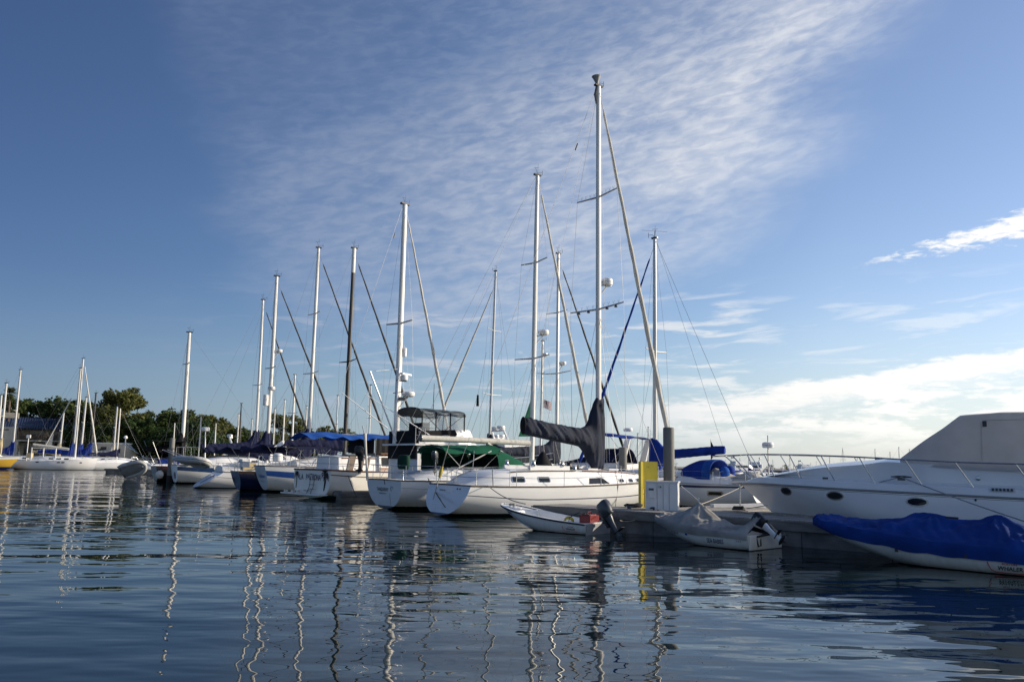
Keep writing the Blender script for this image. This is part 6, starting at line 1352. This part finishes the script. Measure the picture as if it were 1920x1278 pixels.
# sailboat with grey boom cover
F = Frame((-1.0, 52.0, 0), 36)
F, r_, h, b0, t0, side = row_boat('sailboat with a grey boom cover behind the charcoal sail cover boat', (-1.0, 52.0), 12.0, 3.6, (1.25, 1.6), None, [(.2, .24, 1)], [X['hull'], X['navy']], .3, 1.3, ((1044, 860), (1047, 476)), [(586, 1.1), (700, 1.5)], (4.6, 'cv_black'), ('spar_dark', .075), base_z=2.0, spar='mast_alu', group='sailboats beyond the walkway')
c = F.cp(1053, 680); radar(r_, (c.x + .1, 0, c.z), .24, .2, arm=(b0.x + .06, 0, c.z - .25))
F, r_, h, b0, t0, side = row_boat('sailboat with a green triangular sail hoisted aft of its thin mast', (-3.2, 57.0), 10.5, 3.3, (1.2, 1.5), None, [], [X['hull']], .2, 1.3, ((1010, 862), (1019, 640)), [(700, .5)], None, None, base_z=2.0, mr=.09, spar='mast_alu', group='sailboats beyond the walkway')
a, b, c = F.cp(1000, 738), F.cp(972, 818), F.cp(1001, 818); mb = MB(); mb.slab([[a + Vector((-.05, 0, 0)), a], [(a + b) / 2 + Vector((0, .05, 0)), (a + c) / 2], [b, c]], (0, .03, 0)); mb.build('riding_sail', X['cv_green'], r_)
c = F.cp(1022, 664); radar(r_, (c.x, 0, c.z), .2, .2, arm=(b0.x, 0, c.z - .2))
q = F.w(F.cp(1019, 756)); o = thing('flag', 'small red and white striped flag with a blue corner flying between the masts', 'flag', tuple(q), 10)
mb = MB()
for k in range(13): mb.slab([[Vector((.0 + .1 * i, .04 * math.sin(i * 1.3), .30 - .046 * k - .035 * i)), Vector((.1 * i, .04 * math.sin(i * 1.3), .30 - .046 * (k + 1) - .035 * i))] for i in range(7)], (0, .006, 0), k % 2)
mb.build('cloth', [X['ink_red'], X['white']], o)
mb = MB(); mb.slab([[Vector((.1 * i, .04 * math.sin(i * 1.3) - .006, .30 - .035 * i)), Vector((.1 * i, .04 * math.sin(i * 1.3) - .006, -.02 - .035 * i))] for i in range(4)], (0, -.004, 0)); mb.build('canton', X['navy'], o)
# leaning mast boat facing left
F, r_, h, b0, t0, side = row_boat('distant sailboat heading left whose tall mast leans over the flybridge', at(985, 885, 70), 13.0, 3.8, (1.3, 1.6), None, [], [X['hull']], .3, 1.4, ((906, 815), (935, 508)), [(620, 1.2), (740, 1.6)], (4.5, 'cv_black'), None, ang=150, base_z=2.2, group='sailboats beyond the walkway', det=False)
a_ = F.cp(928, 535); furled(r_, a_, a_ + (F.cp(836, 756) - a_) * 1.22, .08)
c = F.cp(896, 740); mb = MB(); mb.tube([c, c + Vector((0, 0, -1.0))], [.09, .13], 7); mb.build('black_wind_cone', X['cv_dark'], r_); wire(r_, [F.cp(912, 660), c, F.cp(872, 815)], .012, 'stay')
# distant flybridge boats seen as white tops
def far_yacht(label, P, ang, s=1.0):
    o = thing('motor_yacht', label, 'motor yacht', (P[0], P[1], 0), ang, 'distant motor yachts'); o.scale = (s, s, s)
    h = Hull(12, [0, .4, .7, .9, 1], [1.8, 1.9, 1.6, .8, .04], [1.3, 1.4, 1.7, 1.9, 2.0], [-.3, -.4, -.4, -.2, .1], [4, 3, 2, 1.4, 1.1], [.45, .5, .6, .9, 1], 0, 1.6, 14); h.build(o, [X['hull_clean']]); h.deck(o, X['deck'])
    cb, sd_ = cabin(o, [(1, 1.6, 1.5, 1.3, 3.0), (5.5, 1.6, 1.4, 1.4, 3.0), (8, 1.2, .8, 1.6, 1.9)], X['white'], 'saloon'); window(o, [(1.5, 2.0), (1.5, 2.6), (5.2, 2.6), (5.8, 2.0)], sd_, None); window(o, [(1.5, 2.0), (1.5, 2.6), (5.2, 2.6), (5.8, 2.0)], sd_, None, 1)
    cabin(o, [(1.5, 1.4, 1.3, 3.0, 3.7), (4.5, 1.3, 1.0, 3.0, 3.6)], X['white'], 'flybridge')
    mb = MB(); mb.tube([(2, -1.2, 3.6), (1.6, -1.0, 4.6), (1.6, 1.0, 4.6), (2, 1.2, 3.6)], .09, 8); mb.build('radar_arch', X['white'], o); radar(o, (1.6, -.5, 4.85), .35, .3); radar(o, (1.6, .5, 4.8), .3, .3)
    return o
fy = far_yacht('distant white motor yacht whose radar domes show right of the flybridge', at(900, 878, 74), 30, 1.1)
for px, D, an, s, lb in ((400, 100, 20, 1.0, 'white topped motor yacht behind the navy canopies, leftmost'), (452, 104, 25, .95, 'white topped motor yacht behind the navy canopies, beside the dark thin mast'), (960, 82, 150, 1.0, 'distant white motor yacht half hidden behind the green triangular sail'),
                         (1366, 230, 20, 1.0, 'far white houseboat like yacht over the grey dinghy cover'), (1436, 240, 160, 1.0, 'far white yacht right of the radar pole'), (1492, 250, 10, .9, 'far yacht just above the cruiser foredeck')):
    p = at(px, 880, D); c = copy_tree(fy); c.location = (p.x, p.y, 0); c.rotation_euler.z = math.radians(an); c.scale = (s, s, s); c['label'] = lb

# ------------------------------------------------------------------ far sailboats: one built, then copied
def far_sail(label, P, ang, mh, cov, L=10.0, group='distant sailboats'):
    o = thing('sailboat', label, 'sailboat', (P[0], P[1], 0), ang, group)
    h = sail_hull(L, 3.2, (1.1, 1.4), .65, .3, 1.3); h.nt = 16; h.build(o, [X['hull_clean']]); h.deck(o, X['deck'], n=12)
    cabin(o, [(2, .9, .8, 1.1, 1.45), (5.5, 1.0, .8, 1.1, 1.7), (7.8, .4, .3, 1.2, 1.4)], X['white'], n=10)
    b = Vector((L * .56, 0, 1.6)); t = Vector((L * .55, 0, mh)); mast(o, b, t, .11, X['mast'], [(.55, .9, .1)], vane=False)
    cover(o, [(L * .14, 2.75, 2.35, .12), (L * .4, 2.85, 2.25, .2), (L * .53, 3.3, 2.1, .22), (L * .58, 3.5, 2.1, .12)], X[cov], n=20, k=10, amp=.03)
    for e in ((.3, 0, 1.2), (L - .2, 0, 1.45), (L * .54, 1.5, 1.2), (L * .54, -1.5, 1.2)): wire(o, [t, Vector(e)], .012, 'stay', n=4)
    return o
proto = {}
def put_far(px, ytop, D, ang, cov, label, yb=880, mirror=False):
    p = at(px, yb, D); zt = at(px, ytop, D).z
    if cov not in proto: o = proto[cov] = far_sail(label, p, ang, 10.0, cov)
    else: o = copy_tree(proto[cov]); o['label'] = label
    a = math.radians(ang); s = zt / 10.0; o.scale = (max(.8, min(1.25, s)), max(.8, min(1.25, s)), s)
    mxx = 5.6 * o.scale[0]; o.location = (p.x - math.cos(a) * mxx, p.y - math.sin(a) * mxx, 0); o.rotation_euler = (0, 0, a); return o
LF_ = [(545, 700, 98, 'tallest of the thin white masts right of the twin masts'), (528, 748, 112, 'thin white mast between the twin white masts and the trees'), (371, 780, 96, 'pale short mast just right of the bare white mast'), (400, 793, 108, 'slim pale mast left of the dark thin mast'), (442, 775, 106, 'thin pale mast touching the dark thin mast'), (468, 785, 120, 'thin mast just right of the dark thin mast'), (510, 765, 118, 'thin white mast behind the tall white radar mast'), (217, 764, 126, 'grey mast standing before the tallest tree'), (322, 792, 118, 'short pale mast above the pale piling'), (570, 760, 140, 'faint mast before the trees left of the leaning black sail'), (628, 740, 150, 'faint thin mast left of the black mast'), (690, 720, 140, 'faint thin mast right of the black mast')]
for px, yt, D, lb in LF_: put_far(px, yt, D, 30 + (px * 7) % 23, 'cv_navy', 'far sailboat with ' + lb)
o = put_far(446, 755, 100, 40, 'cv_dark', 'far sailboat with the dark thin mast before the olive trees')
for ch in children(o):
    if ch.name.startswith('mast'): ch.data = ch.data.copy(); ch.data.materials[0] = X['spar_dark']
RFar = [(1342, 868, 230), (1360, 862, 215), (1388, 858, 220), (1404, 850, 225), (1450, 862, 240), (1467, 872, 235), (1482, 858, 230), (1488, 866, 260), (1521, 868, 240), (1531, 865, 250), (1547, 862, 235), (1556, 856, 240), (1582, 840, 190), (1608, 858, 230), (1622, 856, 220), (1642, 842, 190), (1671, 847, 215), (1687, 838, 190), (1708, 842, 190), (1195, 812, 120), (1206, 822, 130), (1215, 800, 135), (1184, 818, 140), (1172, 826, 150)]
for i, (px, yt, D) in enumerate(RFar):
    ref = 'above the cruiser foredeck' if px > 1500 else 'in the far moorings by the radar pole' if px > 1300 else 'between the rear piling and the yellow board'
    nth = sum(1 for q in RFar if (q[0] > 1500) == (px > 1500) and (q[0] > 1300) == (px > 1300) and q[0] < px)
    ordn = ['leftmost', 'second from the left', 'third from the left', 'fourth from the left', 'fifth from the left', 'sixth from the left', 'seventh from the left', 'eighth from the left', 'ninth from the left', 'tenth from the left', 'eleventh from the left', 'twelfth from the left'][nth]
    put_far(px, yt, D, (px * 13) % 60 + (130 if i % 2 else 10), 'cv_blue', 'far sailboat %s, %s' % (ref, ordn), yb=888)

# ------------------------------------------------------------------ far left: white cruising yacht and its neighbours
Pw = W(25, 879); Pe = W(195, 883); an = math.degrees(math.atan2((Pe - Pw).y, (Pe - Pw).x)); an = 14.0; F = Frame(Pw, an)
r_ = thing('sailboat', 'long sleek white sailboat lying broadside before the blue roofed building', 'sailboat', F.P, F.ang, 'sailboats moored on the far left'); r_.scale = (.71, .85, 1.0)
h = sail_hull(15.6, 4.2, (1.15, 1.75), .7, 1.7, .5, .03, dip=.0); h.build(r_, [X['hull_clean']]); h.deck(r_, X['deck']); h.rail(r_, X['white'], .03)
cb, side = cabin(r_, [(3.2, 1.3, 1.1, 1.15, 1.5), (6, 1.5, 1.2, 1.2, 1.9), (10.5, 1.2, .9, 1.35, 1.85), (13.2, .5, .3, 1.5, 1.6)], X['white'])
for x0, w_ in ((4.6, .6), (8.6, .55), (9.4, .55), (12.6, .4)): panel(r_, 'hull_port', rrect(x0, x0 + w_, 1.0, 1.16, .05), side_of(h), X['glass'], .012)
for x0 in (6.8, 8.2, 9.6): window(r_, rrect(x0, x0 + .8, 1.5, 1.68, .06), side, X['steel'])
t0 = F.cp(155, 672); t0.x /= .71; b0 = Vector((F.cp(141, 850).x / .71, 0, 1.7)); t0.x = .5 * (t0.x + b0.x); sp_ = [(.5, 1.0, .15)]; mk = mast(r_, b0, t0, .20, X['mast'], sp_)
furled(r_, t0 + Vector((.2, 0, -.5)), Vector((15.5, 0, 1.8)), .15); shrouds(r_, b0, t0, sp_, 1.9, 1.3, .1, .012); wire(r_, [t0, Vector((2.0, 0, 1.3))], .012, 'backstay')
boom(r_, Vector((3.2, 0, 3.55)), Vector((10.0, 0, 3.0)), .2, X['furl'])
mb = MB()
for x in (3.4, 5.6, 7.9): mb.tube([(x, -1.1, 1.3), (x, -1.1, 3.1)], .12, 7)
mb.tube([(3.3, -1.1, 3.1), (8.0, -1.1, 3.0)], .06, 6); mb.build('boom_gallows', X['mast'], r_)
mb = MB(); mb.slab([[Vector((5.6, .1, 3.3)), Vector((6.6, .1, 3.4))], [Vector((6.7, .1, 5.2)), Vector((6.8, .1, 5.2))]], (0, .05, 0)); mb.tube([(5.4, .1, 3.3), (9.5, .1, 10.5)], .10, 6); mb.build('mizzen_staysail', X['furl'], r_)
mb = MB(); mb.box((2.9, -.2, 2.0), (1.0, .9, .7)); mb.build('cockpit_table', X['cv_sand'], r_)
lifelines(r_, h, [3, 5, 7, 9, 11, 13], .62, r=.02); pushpit(r_, h); pulpit(r_, h)
mb = MB(); mb.tube([(1.9, .9, 1.2), (1.9, .9, 4.6)], .09, 7); mb.box((1.9, .9, 4.75), (.7, .5, .45)); mb.build('radar_pole', X['white'], r_)
for k, (bx, by, tx, ty, D, cl, cm, lb, sp) in enumerate(((140, 850, 150, 690, 128, 5, 'cv_blue', 'sailboat just behind the long white yacht, its mast doubling the tall one', 'mast'), (167, 850, 181, 737, 133, 5.5, 'cv_blue', 'sailboat with a dark brown mast and blue cover behind the long white yacht', 'spar_dark'), (149, 850, 163, 745, 136, 5, 'cv_blue', 'sailboat with pale leaning mast and blue cover beside the low white building', 'mast'), (108, 850, 121, 773, 138, 4, 'cv_sand', 'sailboat with a short mast before the balcony', 'mast'), (212, 850, 220, 762, 134, 4, 'cv_pale', 'sailboat with a grey mast right of the long white yacht bow', 'mast_alu'))):
    p = at(bx, 880, D); 
    row_boat(lb, (p.x - 6.2, p.y - .6), 11.5, 3.4, (1.2, 1.5), None, [], [X['hull_clean']], .3, 1.2, ((bx, by), (tx, ty)), [(ty + (by - ty) * .45, .9)], (cl, cm), None, ang=13, spar=sp, mr=.15, base_z=1.7, group='sailboats moored on the far left', det=False)
p = W(37, 880); F = Frame((p.x - 12.4, p.y + 2.2, 0), -12)
F, r_, h, b0, t0, side = row_boat('yellow hulled sailboat with sand and blue covers cut by the left edge', (p.x - 12.4, p.y - 2.6), 12.6, 3.8, (1.6, 1.85), None, [(0, .2, 1)], [X['hull_yellow'], X['white']], .2, 1.4, ((2, 850), (11, 718)), [(780, 1.0)], (4.5, 'cv_sand'), None, ang=13, mr=.16, base_z=1.9, group='sailboats moored on the far left')
p = at(24, 880, 130)
row_boat('sailboat with a tall slim mast behind the yellow hull', (p.x - 6, p.y + 1), 11.5, 3.4, (1.2, 1.5), None, [], [X['hull_clean']], .3, 1.2, ((24, 850), (38, 693)), [(770, .9)], (4.6, 'cv_blue'), None, ang=13, mr=.16, base_z=1.7, group='sailboats moored on the far left', det=False)
p = at(-6, 880, 136)
row_boat('sailboat at the very left edge with a stubby white mast', (p.x - 6, p.y + 1), 11, 3.4, (1.2, 1.5), None, [], [X['hull_clean']], .3, 1.2, ((-4, 850), (1, 740)), [], (4, 'cv_blue'), None, ang=13, mr=.2, base_z=1.7, group='sailboats moored on the far left', det=False)
p = at(28, 850, 127)
dk = W(196, 886); dock('floating_dock', 'low far finger dock at the bow of the long white yacht', (dk.x, dk.y, 0), -8, 22, 1.6, .55)
q = W(243, 884)
# small white motorboat at the far dock
p = W(206, 883); c = copy_tree(fy); c.location = (p.x + 1, p.y + 3, 0); c.rotation_euler.z = math.radians(-10); c.scale = (.62, .62, .42); c['label'] = 'small white motorboat at the far finger dock before the lawn'
# finger docks between the row boats
for k, (px, py, lb) in enumerate(((640, 938, 'grey end of the finger dock between the palm tree motorsailer and green bimini boat'), (470, 912, 'pale end of the finger dock left of the blue banded sailboat'), (805, 952, 'short finger dock end between the two nearest sailboats'), (300, 898, 'finger dock end by the pale piling'))):
    q = W(px, py); dock('floating_dock', lb, (q.x, q.y, 0), 36, 11, 1.0, .5, 'finger docks between the row boats')
# mooring lines of the row
rope_line('mooring_line', [HF.w((1.2, -1.75, 1.28)), W(985, 944, DZ + .08)], .018, 'pale line from the nearest sailboat quarter to the bow of the open skiff', X['rope'], sag=.12)
rope_line('mooring_line', [TF.w((1.3, -1.6, 1.42)), W(835, 950, .5)], .022, 'dark line from the green bimini sailboat quarter to the finger dock', X['rope_dark'], sag=.05)
rope_line('mooring_line', [LF.w((1.2, -1.85, 1.35)), W(668, 930, .5)], .022, 'dark line down the cream side of the palm tree motorsailer', X['rope_dark'], sag=.02)
rope_line('mooring_line', [PF.w((2.6, -1.6, 1.55)), PF.w((6.0, -2.6, .55))], .02, 'pale line from the blue banded sailboat stern', X['rope'], sag=.1)
rope_line('mooring_line', [W(1162, 975, .45), W(1215, 957, DZ)], .012, 'slack line from the grey outboard to the dock edge', X['rope'], sag=.15)
rope_line('mooring_line', [W(1277, 911, 1.58) if False else HF.w((0, 0, 0)) * 0 + box_.location + Vector((1.1, -.5, .82)), SBF.w((2.13, 0, 1.2))], .01, 'white cord from the dock box to the pole of the grey covered skiff', X['fender'])
